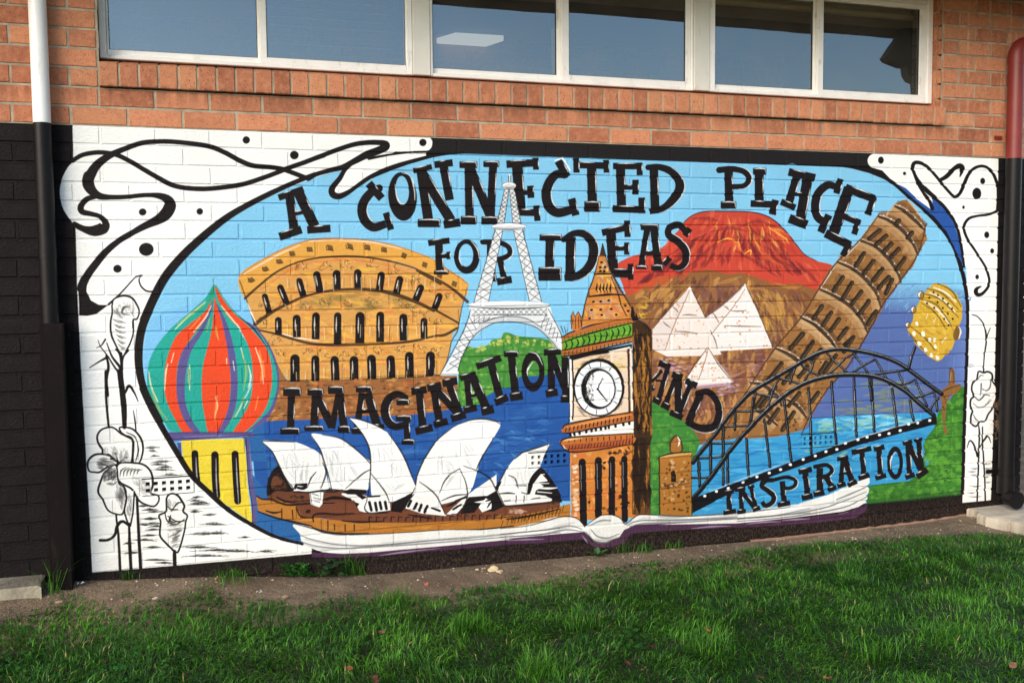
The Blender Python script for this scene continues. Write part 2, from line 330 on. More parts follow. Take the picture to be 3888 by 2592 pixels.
    dabs('J:1400,1140 2200,1110 2200,1200 1500,1220',60,[(140,210,232),(110,196,226),(150,200,170)],60,7,-3,7,.6)
    dabs('J:1400,1160 1650,1160 1640,1400 1300,1430',20,[(150,190,90),(130,186,120)],34,5,0,30,.6)
    dabs('J:1530,860 2230,880 2230,1080 1500,1090',46,[(124,140,84),(140,150,80),(110,120,110)],80,9,-2,6,.5)
    # ------------------------------------------------ green hill with small fort
    P((62,128,54),'J:140,1000 260,1060 330,1110 400,1160 470,1230 520,1310 480,1420 G:1450,700 1460,1110 1140,1110 1135,240')
    dabs('J:150,1020 400,1180 500,1320 450,1560 150,1560',120,[(82,150,62),(50,112,50),(104,160,66),(70,140,60)],20,11,20,80,.6,sm=0)
    dabs('G:1140,600 1200,650 1200,1100 1140,1100',40,[(82,150,62),(50,112,50),(104,160,66)],20,10,20,80,.6,sm=0)
    P((168,112,48),'G:1205,665 1300,640 1455,630 1450,1118 1212,1105')
    P((70,52,34),'G:1290,630 1290,540 1330,500 1365,520 1385,570 1380,625',1)
    P((160,106,50),'G:1300,628 1300,560 1330,515 1358,525 1372,570 1368,625',1)
    S((236,230,220),[4,12,5],'G:1345,512 1362,550 1350,585',alpha=.9)
    S((214,176,110),[8,16,8],'G:1215,672 1330,650 1450,642',alpha=.8);S(BK,[4,8,4],'G:1205,665 1300,640 1455,628')
    S(BK,7,'G:1207,665 1210,1100',alpha=.9);S(BK,4,'G:1452,640 1450,1115',alpha=.7)
    P(BK,'G:1296,856 1297,780 1315,765 1332,785 1334,858');S((70,50,30),[8,16,4],'G:1220,890 1330,870 1440,835',alpha=.85)
    S((70,50,30),[4,8,3],'G:1225,912 1330,885 1440,865',alpha=.8)
    dabs('G:1220,700 1440,700 1440,1090 1220,1090',44,[(66,46,30),(80,56,32)],12,7,10,50,.85,sm=0)
    dabs('G:1220,690 1440,690 1440,1000 1220,1000',24,[(206,164,110),(214,180,140)],14,8,0,40,.6,sm=0)
    # ------------------------------------------------ shore at the far right
    gb='J:2340,1060 2310,1130 2300,1200 2240,1270 2210,1340 2225,1400 2200,1460 2240,1568 K:2020,960 2060,1010 2010,1060 1960,1110 1900,1150 1700,1170 1600,1190 1590,1250 1580,1320 2310,1245 s:3656,1850 3662,1590 3670,1480 K:2310,430 2280,450 2160,600'
    P((58,116,44),gb)
    dabs(gb,300,[(80,146,52),(66,130,46),(46,98,40),(96,160,60)],26,15,20,80,.65,sm=0)
    for i in range(46):
        x=rnd.uniform(2060,2290);y=rnd.uniform(600,1180);o=ORI['K'];x=o[0]+x/2;y=o[1]+y/2
        r=rnd.uniform(9,16);t=np.linspace(math.pi*1.0,math.pi*1.9,9)
        cv.fill([ribbon(np.c_[x+r*np.cos(t),y+r*.8*np.sin(t)],[1,4,1])],(104,168,62),alpha=.7)
    S((40,90,40),30,'K:1590,1310 1900,1285 2300,1240',cap=False,alpha=.5)
    P((134,94,52),'K:2205,420 2210,320 2225,292 2245,300 2258,420 2290,412 2302,430 2270,480 2215,505 2190,560 2180,650 2178,720 2200,780 2170,795 2160,700 2148,560 2140,470 2165,450')
    S((90,60,36),[3,7,3],'K:2210,420 2212,320 2225,295 2240,330 2245,410');S((210,190,170),[2,7,2],'K:2222,330 2215,390',alpha=.8)
    S((70,48,30),[4,8,4],'K:2145,480 2200,450 2290,420',alpha=.8);dabs('K:2150,500 2190,480 2190,640 2150,640',8,[(70,48,30)],10,5,40,40,.8,sm=0)
    # ------------------------------------------------ gold mask-like head
    GL=(204,166,58)
    P(GL,'I:1700,1066 1790,1085 1870,1160 1910,1250 1905,1340 1880,1400 1895,1440 1890,1490 1850,1510 1830,1568 K:2206,165 2150,230 2120,243 2060,210 1960,120 1905,20 I:1505,1480 1490,1410 1530,1360 1540,1290 1590,1190 1640,1120',0)
    gm='I:1700,1080 1860,1170 1890,1340 1840,1500 J:2340,690 2260,640 2110,500 I:1520,1370 1600,1200'
    dabs(gm,110,[(222,190,84),(186,146,48),(210,176,70),(176,134,44)],26,8,40,20,.5,sm=0)
    lines((84,62,26),9,'I:1640,1110 1760,1150 1880,1270|I:1620,1150 1740,1190 1880,1330|I:1600,1190 1720,1240 1830,1400|I:1600,1220 1700,1290 1790,1420|I:1520,1400 1640,1500 1700,1580|I:1500,1440 1580,1540 1640,1600|I:1720,1070 1830,1130 1900,1250',.8)
    lines((236,232,220),12,'I:1660,1140 1760,1190 1860,1290|I:1620,1205 1720,1270 1810,1380|I:1690,1100 1780,1140 1860,1210',.85)
    for x,y in ((1660,1180),(1690,1140),(1725,1160),(1765,1188),(1800,1225),(1830,1262),(1640,1222),(1695,1256),(1760,1258),(1800,1300),(1835,1340),(1720,1215),(1770,1340),(1805,1388)):O((40,30,24),'I',x,y,8,9)
    for x,y in ((1563,1376),(1540,1455),(1612,1450),(1660,1498),(1580,1530),(1698,1500)):O((244,240,228),'I',x,y,11,16,-20)
    for x,y in ((1940,30),(2012,40),(2062,78),(1985,105),(2105,130),(2030,155),(2075,195),(2120,215)):O((244,240,228),'K',x,y,12,17,-25)
    for q in ('I:1650,1300 1630,1340','I:1710,1330 1690,1370','I:1790,1480 1760,1510','K:2180,60 2150,105'):S((244,238,214),[3,13,3],q,alpha=.9)
    for x,y,a,b in ((1595,1160,20,30),(1538,1272,17,26),(1497,1388,15,20)):O(BK,'I',x,y,a+4,b+4);O((150,118,60),'I',x,y,a,b);S((244,242,236),[3,9,3],'I:%d,%d %d,%d %d,%d'%(x-a+6,y+b*.5,x-a+5,y-b*.3,x,y-b+4))
    O((120,86,40),'I',1868,1448,26,56,12);S((236,230,216),[4,12,4],'I:1885,1398 1896,1440 1880,1490',alpha=.9);O((186,146,50),'K',2190,170,18,26)
    # ------------------------------------------------ colosseum
    CO=(206,154,84)
    body='C:815,335 900,270 1000,205 1130,140 1280,80 1400,55 1560,48 1750,58 1950,90 2150,150 2290,205 E:900,1020 1000,1085 1100,1140 1155,1195 1150,1220 1130,1290 1105,1360 1090,1500 1070,1560 F:440,750 420,900 380,1010 330,1100 C:2000,1110 1200,1135 1130,1060 1040,880 965,745 930,690 870,510 820,370'
    P(CO,body)
    dabs(body,420,[(226,166,76),(202,134,58),(220,158,70),(234,178,84),(196,130,62)],60,11,5,14,.5,sm=0)
    dabs(body,90,[(206,116,64),(232,190,60),(210,126,74)],70,9,8,14,.45,sm=0)
    dabs('C:1400,480 2000,470 2150,600 1300,590',50,[(150,126,66),(170,140,76),(140,116,60)],60,14,3,14,.5)
    P((216,160,74),'C:815,335 1000,205 1280,80 1560,48 1950,90 2290,205 E:1000,1085 1155,1195 1150,1220 1130,1280 E:900,1150 700,1040 500,1005 C:1800,190 1560,185 1300,210 1100,300 960,410 860,500',1)
    lines((150,70,40),9,'C:815,335 1000,205 1280,80 1560,48 1950,90 2290,205|E:900,1020 1000,1085 1155,1195',.5)
    lines((240,214,190),12,'C:850,320 1000,235 1130,165 1280,100|C:1350,72 1560,60 1800,76 2050,130|E:580,1020 700,1060 800,1105',.75)
    rim='C:860,505 960,415 1100,305 1250,235 1400,200 1560,187 1750,190 1950,220 2130,270 2250,330 2352,400 E:760,1090 900,1150 1040,1235 1150,1330'
    S((66,46,30),[16,10,13,10,12,20],rim,alpha=.95);S((206,110,70),[4,14,18,14,8],'C:980,440 1150,320 1300,245 1560,212 1850,235 2100,310',alpha=.45)
    cor2='C:935,700 1080,600 1200,540 1300,495 1430,460 1560,440 1750,435 1900,450 2050,490 2200,550 2300,600 E:880,1380 990,1440 1080,1490'
    S((62,42,28),[30,22,16,20,30,26,18,14],cor2,alpha=.95)
    cor3='C:965,745 1100,775 1230,815 1380,850 1560,858 1800,855 2050,840 2200,815 2300,790 F:380,780 470,730'
    S((66,44,30),[10,14,16,20,12,16,12,18,14],cor3,alpha=.95);S((240,226,206),[4,12,4],'C:1100,760 1250,800 1420,828',alpha=.8)
    S((206,120,70),[4,16,10,4],'C:1300,885 1560,880 1900,880 2250,850',alpha=.5)
    S((60,44,30),[6,8,6],'C:820,370 870,510 930,690 965,745 1040,880 1130,1060 1180,1130',alpha=.8);S((244,236,224),[3,9,3],'C:880,540 910,620 945,690',alpha=.8)
    S((66,46,30),[4,8,4],'E:1150,1220 1110,1370 1085,1500 1070,1560 F:430,830 400,960 350,1080',alpha=.8)
    S((70,50,34),[8,14,8],'C:1180,1135 1500,1133 2000,1112 2352,1088')
    for x,y,w,h,r in ((910,365,50,36,-35),(1018,282,48,36,-30),(1125,225,50,34,-22),(1222,165,44,36,-15),(1355,133,46,36,-8),(1508,122,60,36,0),(1660,112,64,34,4),(1792,118,54,36,6),(1920,136,48,34,10)):
        o=ORI['C'];cv.fill([ell(o[0]+x/2,o[1]+y/2,w/3.1,h/3.1,r+45,n=4)],(110,80,44));S((60,44,30),[6,8,3],'C:%d,%d %d,%d %d,%d'%(x-w//2,y-h//2+4,x-w//2+3,y+h//2-4,x+w//2-10,y+h//2-4),sm=0,alpha=.8)
    for x,y in ((668,980),(825,1050),(1050,1195),(940,1130)):
        o=ORI['E'];cv.fill([ell(o[0]+x/2,o[1]+y/2,15,13,65,n=4)],(110,80,44))
    def archs(tag,L):
        o=ORI[tag]
        for x0,y0,x1,y1,w in L:
            p=np.array([[o[0]+x0/2,o[1]+y0/2],[o[0]+x1/2,o[1]+y1/2]])
            d=p[1]-p[0];d/=np.hypot(*d);n=np.array([-d[1],d[0]])*w/4
            t=np.linspace(0,math.pi,8);cap=[p[0]+d*w/4-n*math.cos(q)-d*math.sin(q)*w/4 for q in t]
            cv.fill([np.vstack([cap,p[1]+n,p[1]-n])],BK)
            q=p[0]+d*w*.3+n*.35;S((230,224,214),[2,7,2],[q,q+(p[1]-p[0])*.28,q+(p[1]-p[0])*.5],alpha=.75)
    archs('C',[(1005,468,1045,615,46),(1120,400,1180,550,50),(1265,350,1305,490,52),(1400,298,1430,455,56),(1556,288,1558,435,60),(1716,282,1718,425,56),(1900,302,1880,445,56),(2042,335,2010,470,56),(2205,400,2155,520,54),
      (1113,645,1115,780,52),(1252,628,1255,800,60),(1400,610,1397,815,60),(1565,610,1562,850,56),(1735,607,1732,845,70),(1888,604,1886,835,60),(2062,620,2066,825,62),(2220,650,2220,805,52),
      (1240,928,1240,1135,72),(1395,935,1395,1132,62),(1540,940,1548,1130,64),(1688,940,1690,1125,66),(1820,930,1825,1120,68),(1966,935,1972,1110,64),(2108,908,2110,1105,66),(2270,906,2268,1097,68)])
    archs('E',[(945,1265,900,1385,52)])
    rs=random.Random(3)
    for tag,L in (('C',[(1300,260),(1480,250),(1640,250),(1820,250),(1990,285),(2160,350),(1020,540),(1170,560),(1330,560),(1480,530),(1660,530),(1830,530),(2040,540),(2180,600),(1010,680),(1100,820),(1130,910),(1340,910),(1470,910),(1620,930),(1740,900),(1880,900),(2040,890),(2200,880),(2330,900)]),('E',[(740,1160),(900,1210),(1030,1300),(730,1390),(840,1440),(940,1480)])):
        o=ORI[tag]
        for x,y in L:
            for k in range(7):
                cx=o[0]+x/2+rs.uniform(-22,22);cy=o[1]+y/2+rs.uniform(-14,16);r=rs.uniform(6,10);a=rs.uniform(0,3.2)
                t=np.linspace(a,a+rs.uniform(2.2,3.4),7);cv.fill([ribbon(np.c_[cx+r*np.cos(t),cy+r*np.sin(t)],[.8,3.2,.8])],(84,54,32),alpha=.85)
            S((240,226,204),[3,12,3],[(o[0]+x/2-4,o[1]+y/2-6),(o[0]+x/2+2,o[1]+y/2+4)],alpha=.6)
    for x in range(1180,2330,70):
        for yy in (350,700,1040):
            y=yy+rs.uniform(-14,24);S((242,228,200),[3,14,3],'C:%f,%f %f,%f'%(x,y,x+rs.uniform(-6,6),y+rs.uniform(60,110)),alpha=.6)
            S((120,76,40),[3,10,3],'C:%f,%f %f,%f'%(x+14,y,x+14+rs.uniform(-6,6),y+rs.uniform(50,100)),alpha=.5)
    # ground below the colosseum
    P((150,100,58),'C:1050,890 1120,1040 1185,1130 1210,1150 1110,1200 1105,1000',0)
    S((90,60,40),[6,9,6],'I:1280,540 1130,745 960,905 820,1110 690,1320 J:1090,600 960,790 800,1050 700,1240');S((80,54,38),[6,9,6],'I:1635,620 1570,850 1430,1060 1300,1240 1190,1450 J:1640,740 1480,920 1340,1140 1290,1250')
    gr='C:1110,1150 1300,1135 2000,1115 2352,1092 F:470,1090 490,1350 C:2352,1380 2150,1385 1900,1400 1430,1430 1240,1432 1000,1442 960,1430 1060,1300 1110,1200'
    P((146,96,56),gr)
    dabs(gr,330,[(166,112,62),(124,80,50),(184,120,60),(150,100,64),(178,92,54),(206,150,84)],26,10,-4,16,.6,sm=0)
    dabs(gr,60,[(84,58,42)],20,6,0,10,.7,sm=0)
    # ------------------------------------------------ trees behind the iron tower
    tr='F:420,1000 490,950 540,870 620,880 700,860 740,820 800,810 830,765 880,770 930,790 1050,800 1150,815 1220,830 1290,900 1320,1300 660,1330 560,1330 470,1300 480,1090'
    P((70,134,58),tr,1)
    dabs(tr,300,[(86,150,62),(56,116,50),(104,166,70),(120,176,80),(60,124,60)],17,11,20,80,.6)
    dabs('F:500,900 850,780 1200,840 1230,880 860,850 560,930',70,[(176,190,90),(150,180,84),(196,196,104)],12,8,20,80,.7,sm=0)
    dabs('F:490,1150 760,1150 760,1300 520,1300',50,[(140,180,84),(110,164,74)],13,9,20,80,.6,sm=0)
    # ------------------------------------------------ deep blue water
    P((38,84,156),'B:1540,320 1700,310 1940,305 2352,270 C:1640,1390 1900,1400 2150,1385 F:200,1378 500,1335 640,1310 700,1240 810,1185 920,1180 940,1100 1130,1090 1240,1060 1310,1000 1330,1600 G:530,1000 D:2352,1000 1400,1000 50,1000 D:0,440 B:1490,470')
    P((44,98,160),'B:1440,440 1560,330 1600,320 1650,900 1480,700 1530,1100 1850,1240 1890,1245 D:330,1200 600,1200 600,900 200,700 0,700')
    P((44,98,160),'B:1500,700 1545,1110 1700,1190 1895,1248 1860,1110',0)
    dabs('D:20,460 600,520 1200,480 1600,430 2300,200 2352,1000 1900,900 1300,800 900,500 100,700',240,[(50,100,170),(30,72,144),(44,92,164),(64,120,184)],80,9,-4,7,.5,sm=0)
    dabs('D:1750,500 2352,400 2352,900 1850,800',26,[(96,160,210),(80,140,200)],40,6,20,30,.45,sm=0)
    P(SKY,'B:860,330 900,400 980,470 960,540 900,440 800,300',0)
    P((86,140,190),'B:860,330 940,420 975,520 960,560 900,460',0,alpha=.7)
    # ------------------------------------------------ lettering
    def let(tag,items,hl=1.,boxw=0):
        o=np.array(ORI[tag],float)
        for it in items:
            k=it[0]
            if k=='b':
                x0,y0,x1,y1=it[1:5];c=6;p=[(x0+c,y0),(x1-c,y0),(x1,y0+c),(x1,y1-c),(x1-c,y1),(x0+c,y1),(x0,y1-c),(x0,y0+c)]
                cv.fill([o+np.array(p)/2],BK)
                q=o+np.array([(x0+10,y0+8),((x0+x1)/2,y0+4),(x1-10,y0+8),(x1-6,y1-10)])/2
                cv.fill([ribbon(q,[1.2,4.6*hl,4*hl,1.4])],(232,234,236),alpha=.95,dry=.3)
            elif k=='s':
                w=it[1];p=np.array(it[2:],float).reshape(-1,2)
                cur=len(p)>2
                q=o+(smooth(p) if cur else p)/2
                r=ribbon(q,w/2 if not hasattr(w,'__len__') else [a/2 for a in w],False)
                cv.fill([r],BK)
                if cur: cv.fill([ell(*q[0],(w if not hasattr(w,'__len__') else w[0])/4,(w if not hasattr(w,'__len__') else w[0])/4)],BK)
                ww=w if not hasattr(w,'__len__') else w[0]
                d=q[-1]-q[0];L=np.hypot(*d)
                if not cur:
                    n=np.array([-d[1],d[0]])/L
                    if n[0]+(-n[1])*1.2<0:n=-n
                    u=q[0]+n*ww*.25*.82;f=rnd.uniform(.5,.85);g=rnd.uniform(.1,.3)
                    cv.fill([ribbon(np.array([u+d*g,u+d*(g+f)/2+n*.4,u+d*f]),[.8,4.6*hl,1])],(236,238,240),alpha=.95,dry=.3)
                else:
                    m=len(r)//2;e=r[:m] if r[:m,0].mean()>r[m:,0].mean() else r[m:]
                    a=int(len(e)*.1);b=int(len(e)*.75);e=e[a:b]+(q[:].mean(0)-e[a:b])*.02
                    cv.fill([ribbon(e,[.8,4.2*hl,1])],(236,238,240),alpha=.9,dry=.3)
    let('A',[('s',70,1800,570,1838,850),('s',80,1868,545,1990,800),('s',34,1830,705,1920,685),('s',62,1722,878,1890,822),('s',58,1932,826,2110,814),('s',50,1715,582,1905,515)])
    let('E',[('s',[58,66,74,74,70,60],480,470,420,500,365,570,350,650,380,725,440,765,530,740),('s',62,400,432,500,548),('s',50,530,655,570,785)])
    ring(BK,'E',657,532,109,186,655,484,50,108,-4)
    S((232,234,236),[2,8,3],'E:600,440 612,530 640,585 672,588',alpha=.8);S((232,234,236),[2,8,3],'E:650,352 715,375 745,470 750,560',alpha=.7)
    let('E',[('s',76,800,340,852,710),('s',78,800,345,1025,715),('s',66,968,300,1015,560),('s',42,738,338,880,306),('b',772,702,946,766),('s',54,900,292,1038,276),('s',64,970,745,1096,728),
      ('s',66,1160,300,1166,700),('s',70,1170,315,1335,710),('s',62,1345,300,1326,700),('b',1088,265,1225,318),('b',1098,680,1222,745),('b',1270,262,1392,310),('b',1255,684,1385,745),
      ('s',82,1526,270,1556,670),('s',58,1446,288,1680,276),('s',46,1668,238,1670,330),('s',44,1550,500,1652,500),('s',52,1628,450,1632,544),('s',54,1540,652,1680,655),('s',48,1674,600,1682,718),
      ('s',[60,66,74,76,72,64],1892,365,1820,368,1765,440,1748,530,1775,615,1840,655,1950,630),('s',62,1838,262,1908,385),('s',58,1940,548,1974,676),
      ('s',72,2092,290,2098,600),('s',52,1970,292,2210,300),('s',48,1976,240,1978,352),('s',46,2204,254,2206,352),('b',2036,568,2160,650)])
    S((240,242,244),[6,14,6],'E:1812,262 1872,240 1905,290 1930,335',sm=0)
    let('H',[('s',70,512,230,520,550),('s',50,455,222,675,222),('s',46,656,195,658,292),('s',40,530,382,640,382),('s',50,626,325,628,438),('s',54,452,545,690,553),('s',52,672,460,676,580),
      ('s',66,765,230,776,560),('s',[44,50,62,76,72,56,44],722,232,810,230,900,265,958,335,958,410,900,490,830,545,732,566),
      ('s',66,1333,250,1338,520),('s',[48,46,50,44,40],1262,252,1360,244,1450,262,1492,318,1450,372,1350,378),('b',1272,488,1392,545),
      ('s',70,1566,262,1566,500),('b',1518,235,1622,288),('s',52,1500,506,1690,514),('s',54,1690,478,1664,590),
      ('s',76,438,720,460,1050),('s',52,370,728,590,680),('s',48,562,634,566,760),('s',40,460,846,575,842),('s',40,558,800,558,894),('s',70,440,1030,608,1034),('s',44,588,962,590,1084),
      ('b',664,660,806,708),('s',50,715,700,670,990),('s',60,768,700,802,1000),('s',38,690,880,800,880),('b',626,974,716,1004),('b',746,968,836,1016),
      ('s',[46,54,50,60,62,58,50,44],1010,720,955,668,885,690,880,745,955,798,1008,870,1005,950,955,995,890,975),('s',46,1000,752,1040,695),('s',46,838,968,890,915)])
    let('I',[('s',62,655,250,585,480),('s',78,735,270,672,620),('s',30,635,395,700,395),('s',60,588,226,790,272),('s',50,530,452,640,498),('s',70,592,578,730,628),
      ('s',[52,60,66,66,62,56],965,345,890,325,820,380,790,470,805,560,850,598,890,580),('s',50,985,278,950,390),('s',58,895,552,832,685),
      ('s',84,1050,345,920,720),('s',62,1020,345,1240,432),('s',52,1238,410,1190,552),('s',50,1000,560,1130,612),('s',46,1120,590,1085,700),('s',66,868,690,1060,785),('s',50,1048,775,1000,862)])
    let('E',[('s',60,932,890,942,1110),('s',46,852,886,1015,866),('s',36,940,984,1012,980),('b',895,1092,1010,1125),('s',30,1005,950,1008,1008),
      ('s',66,1330,880,1330,1150),('s',[38,40,44,44,38],1265,878,1400,884,1466,920,1468,975,1400,1008,1340,1012),('s',48,1398,1015,1432,1170),('b',1258,1122,1370,1178),('s',56,1374,1180,1486,1160),
      ('s',70,1778,850,1772,1120),('b',1697,818,1868,868),('b',1688,1068,1865,1172),
      ('s',76,1935,840,1930,1140),('s',[44,50,66,76,76,66,48],1882,858,1960,812,2045,822,2105,895,2105,1000,2055,1090,1975,1140,1885,1150)])
    ring(BK,'E',1145,988,98,131,1140,978,54,86)
    S((232,234,236),[2,7,2],'E:1092,940 1090,1010 1110,1060',alpha=.7);S((232,234,236),[2,7,2],'E:1180,870 1225,930 1240,1000',alpha=.7)
    let('D',[('s',56,314,190,306,460),('b',250,140,388,206),('b',228,445,378,498),
      ('s',60,497,200,484,440),('s',62,505,200,622,440),('s',46,672,180,622,450),('s',60,680,180,712,450),('b',434,148,557,202),('b',590,130,712,190),('b',410,430,560,470),('b',665,430,760,486),
      ('s',50,850,180,812,440),('s',66,890,180,965,430),('s',36,830,322,930,318),('b',802,130,928,178),('b',768,442,872,494),('s',40,925,440,1018,436),
      ('s',[44,56,64,66,60,50],1180,215,1115,190,1050,230,1022,300,1038,385,1095,435,1180,425),('b',1110,228,1210,276),('b',1105,350,1228,396),('s',50,1186,390,1194,540),('b',1150,532,1252,576),
      ('s',60,1285,180,1310,430),('s',58,1224,172,1340,156),('s',56,1255,474,1385,444),
      ('s',60,1398,160,1436,400),('s',62,1410,150,1600,360),('s',60,1512,110,1590,340),('s',54,1345,146,1450,122),('s',58,1460,110,1572,88),('s',56,1395,425,1500,396),('s',58,1525,378,1636,344),
      ('s',54,1650,80,1668,290),('s',66,1690,60,1795,300),('s',30,1655,205,1745,190),('s',46,1594,72,1716,36),('s',52,1624,314,1722,292),('s',60,1755,326,1850,304)])
    let('F',[('s',60,728,990,800,1270),('s',52,618,1022,805,955),('s',58,760,1296,856,1252),('s',60,884,940,916,1240),('b',828,902,942,950),('s',62,872,1256,970,1240),
      ('s',54,1185,930,1190,1215),('s',56,1190,930,1312,1240),('s',54,1290,950,1296,1240),('s',50,1130,916,1260,906),('s',56,1144,1230,1236,1214),('s',56,1258,1268,1322,1268)])
    ring(BK,'F',1048,1060,88,153,1050,1062,46,84)
    S((232,234,236),[2,9,2],'F:1048,985 1010,1040 1005,1090',alpha=.8);S((232,234,236),[2,8,2],'F:1020,910 1080,930 1120,1010',alpha=.7)
    let('J',[('s',50,203,712,292,748),('s',28,228,770,148,856),('s',42,268,765,203,990),('s',22,180,842,238,850),('s',44,140,890,160,925),('s',46,160,988,216,1016),
      ('s',50,304,800,384,824),('s',42,332,830,252,1030),('s',50,224,1024,286,1056),('s',60,352,840,352,1090),('s',46,445,880,352,1110),('s',50,408,848,492,888),('s',46,290,1088,384,1130),
      ('s',[46,50,54,60,64,58,50],500,942,580,935,645,1005,662,1100,625,1195,545,1215,465,1190,415,1150),('s',58,525,940,430,1160)],.8)
    P((150,100,72),'J:196,838 222,796 234,812 226,842',0)
    # ------------------------------------------------ iron tower
    ir=(222,226,230);dk=(40,40,44)
    for q in ('E:1430,480 1465,475 1425,735 1375,740','E:1462,475 1506,480 1560,735 1495,740','E:1360,785 1418,785 1310,1330 1195,1345','E:1498,785 1568,785 1715,1335 1620,1320',
              'E:1165,1370 1780,1370 1800,1450 1850,1530 F:1262,780 1270,900 1250,890 1200,810 1100,720 1000,660 860,640 740,660 650,710 560,830 500,960 470,1060 480,1080 340,1088 420,960 520,760 570,630'):
        P(ir,q)
    P((196,202,208),'F:645,690 740,655 860,640 990,655 1100,720 1200,810 1250,890 1225,890 1150,790 1060,720 960,690 860,682 740,700 670,740 600,800 540,880 500,960 540,860',0)
    def lattice(a,b,n,w=7):
        a=pts(a);b=pts(b)
        for i in range(n):
            t0,t1=i/n,(i+1)/n
            A0=a[0]+(a[1]-a[0])*t0;A1=a[0]+(a[1]-a[0])*t1;B0=b[0]+(b[1]-b[0])*t0;B1=b[0]+(b[1]-b[0])*t1
            S(dk,[w*.5,w,w*.5],[A0,B1],0,alpha=.85);S(dk,[w*.5,w,w*.5],[B0,A1],0,alpha=.85)
    lattice('E:1434,490 1378,735','E:1465,490 1428,735',7);lattice('E:1470,490 1500,735','E:1504,490 1552,735',7)
    lattice('E:1362,795 1200,1335','E:1414,795 1308,1320',9);lattice('E:1504,795 1630,1320','E:1566,795 1708,1325',9)
    lattice('F:590,585 1150,585','F:590,630 1150,630',13,6)
    lattice('F:560,640 390,1060','F:640,690 480,1030',7);lattice('F:600,640 760,650','F:570,700 700,672',4,6);lattice('F:1150,620 1260,800','F:1080,690 1225,830',5)
    for q in ('E:1432,480 1360,785 1195,1345','E:1508,480 1570,790 1715,1335','E:1465,480 1430,735','E:1468,480 1495,735','E:1418,790 1310,1330','E:1500,790 1620,1325','F:575,585 520,750 340,1085','F:1165,585 1262,780 1272,900','F:480,1080 500,970 600,790 740,698 860,682 980,695 1080,730 1180,820 1235,890','F:640,700 740,660 860,640 1000,658 1120,730','F:580,635 860,628 1160,632'):
        S(dk,[4,6,4],q,alpha=.85)
    for x,y,a,b in ((1466,450,52,26),(1466,762,134,26)):
        O(dk,'E',x,y,a+3,b+3);O((214,216,220),'E',x,y,a,b);S((250,250,250),[4,12,4],'E:%d,%d %d,%d %d,%d'%(x-a+8,y-4,x,y-b+7,x+a-8,y-4));S((90,92,98),[3,9,3],'E:%d,%d %d,%d %d,%d'%(x-a+10,y+8,x,y+b-8,x+a-12,y+6),alpha=.8)
    S(ir,[10,16,20],'E:1470,368 1468,425');S(dk,4,'E:1462,375 1462,425');S(dk,3,'E:1478,375 1476,425')
    O(dk,'F',866,556,317,32);O((224,228,232),'F',866,554,313,28);S((90,92,98),[3,10,3],'F:600,572 860,580 1140,570',alpha=.8);S((250,250,250),[4,12,4],'F:580,545 860,532 1120,538')
    P((240,242,242),'F:345,1088 400,1060 480,1055 485,1082');
    # ------------------------------------------------ onion dome
    TE=(38,160,146);RD=(222,74,40);PU=(90,84,140)
    dome='C:630,400 560,500 440,610 310,720 200,850 140,960 118,1080 120,1180 145,1280 190,1380 250,1450 350,1520 860,1525 930,1470 1000,1420 1060,1340 1100,1230 1115,1120 1100,1000 1060,890 1000,800 930,730 860,670 780,600 700,500'
    P(TE,dome,1)
    for c,q in ((RD,'C:610,500 560,600 440,700 340,790 280,920 250,1060 250,1200 275,1310 330,1420 390,1520 470,1520 400,1430 350,1280 340,1150 350,1010 390,900 470,780 560,660 615,540'),
      (PU,'C:612,520 575,620 500,760 400,880 355,1000 340,1150 350,1290 400,1430 470,1520 520,1520 460,1430 410,1300 405,1150 425,1000 460,890 540,760 600,620 618,540'),
      (RD,'C:630,500 620,640 600,780 570,900 545,1000 532,1130 535,1270 555,1400 585,1525 650,1525 700,1430 735,1330 750,1200 750,1080 735,950 720,820 690,700 660,600'),
      (PU,'C:640,540 680,660 715,820 735,960 750,1080 752,1200 735,1330 700,1430 655,1525 690,1525 750,1430 790,1320 805,1180 800,1040 780,900 740,740 690,620'),
      (RD,'C:632,410 660,520 730,640 820,740 880,850 910,960 920,1080 915,1200 890,1310 830,1420 770,1525 850,1520 940,1440 1010,1350 1050,1240 1065,1120 1060,1010 1030,900 970,810 870,700 780,620 700,520'),
      (PU,'C:870,680 960,760 1030,860 1080,980 1105,1100 1095,1220 1050,1340 990,1410 900,1490 860,1525 950,1480 1030,1420 1090,1310 1118,1180 1116,1060 1080,930 1010,800 930,715')):
        P(c,q,1)
    P((40,150,120),'C:612,420 630,470 615,540 600,560 590,500',1,alpha=.8)
    lines((226,226,190),9,'C:300,990 320,920|C:250,1200 260,1060 275,1000|C:470,760 560,650 605,560|C:440,1010 440,1100 440,1200|C:330,740 430,640 560,530|C:200,1290 150,1180 130,1060|C:720,960 722,1000|C:770,980 780,1050|C:680,560 760,660 830,740|C:885,1180 905,1100 885,1010|C:830,880 850,960|C:940,880 985,1010 1000,1150|C:880,1280 850,1340|C:640,1250 650,1320 630,1400',.75)
    lines((150,176,70),16,'C:840,920 870,1050 850,1200|C:860,1240 820,1340 760,1420|C:430,1040 430,1140|C:350,700 460,620 560,540|C:150,1190 200,1330 280,1440|C:590,660 570,760|C:630,720 650,800',.55)
    lines((236,150,70),16,'C:650,1240 640,1340 630,1430|C:970,900 990,1020 980,1140|C:640,720 660,820|C:960,1250 940,1350|C:520,650 440,740|C:1000,980 1010,1100',.6)
    lines((190,222,230),14,'C:900,1060 900,1170 860,1260|C:790,1400 840,1300|C:800,700 850,800',.6)
    S((40,36,60),[2,7,2],'C:700,1400 660,1500 655,1525',alpha=.6);S((50,40,70),[3,9,3],'C:810,640 930,740 1030,880')
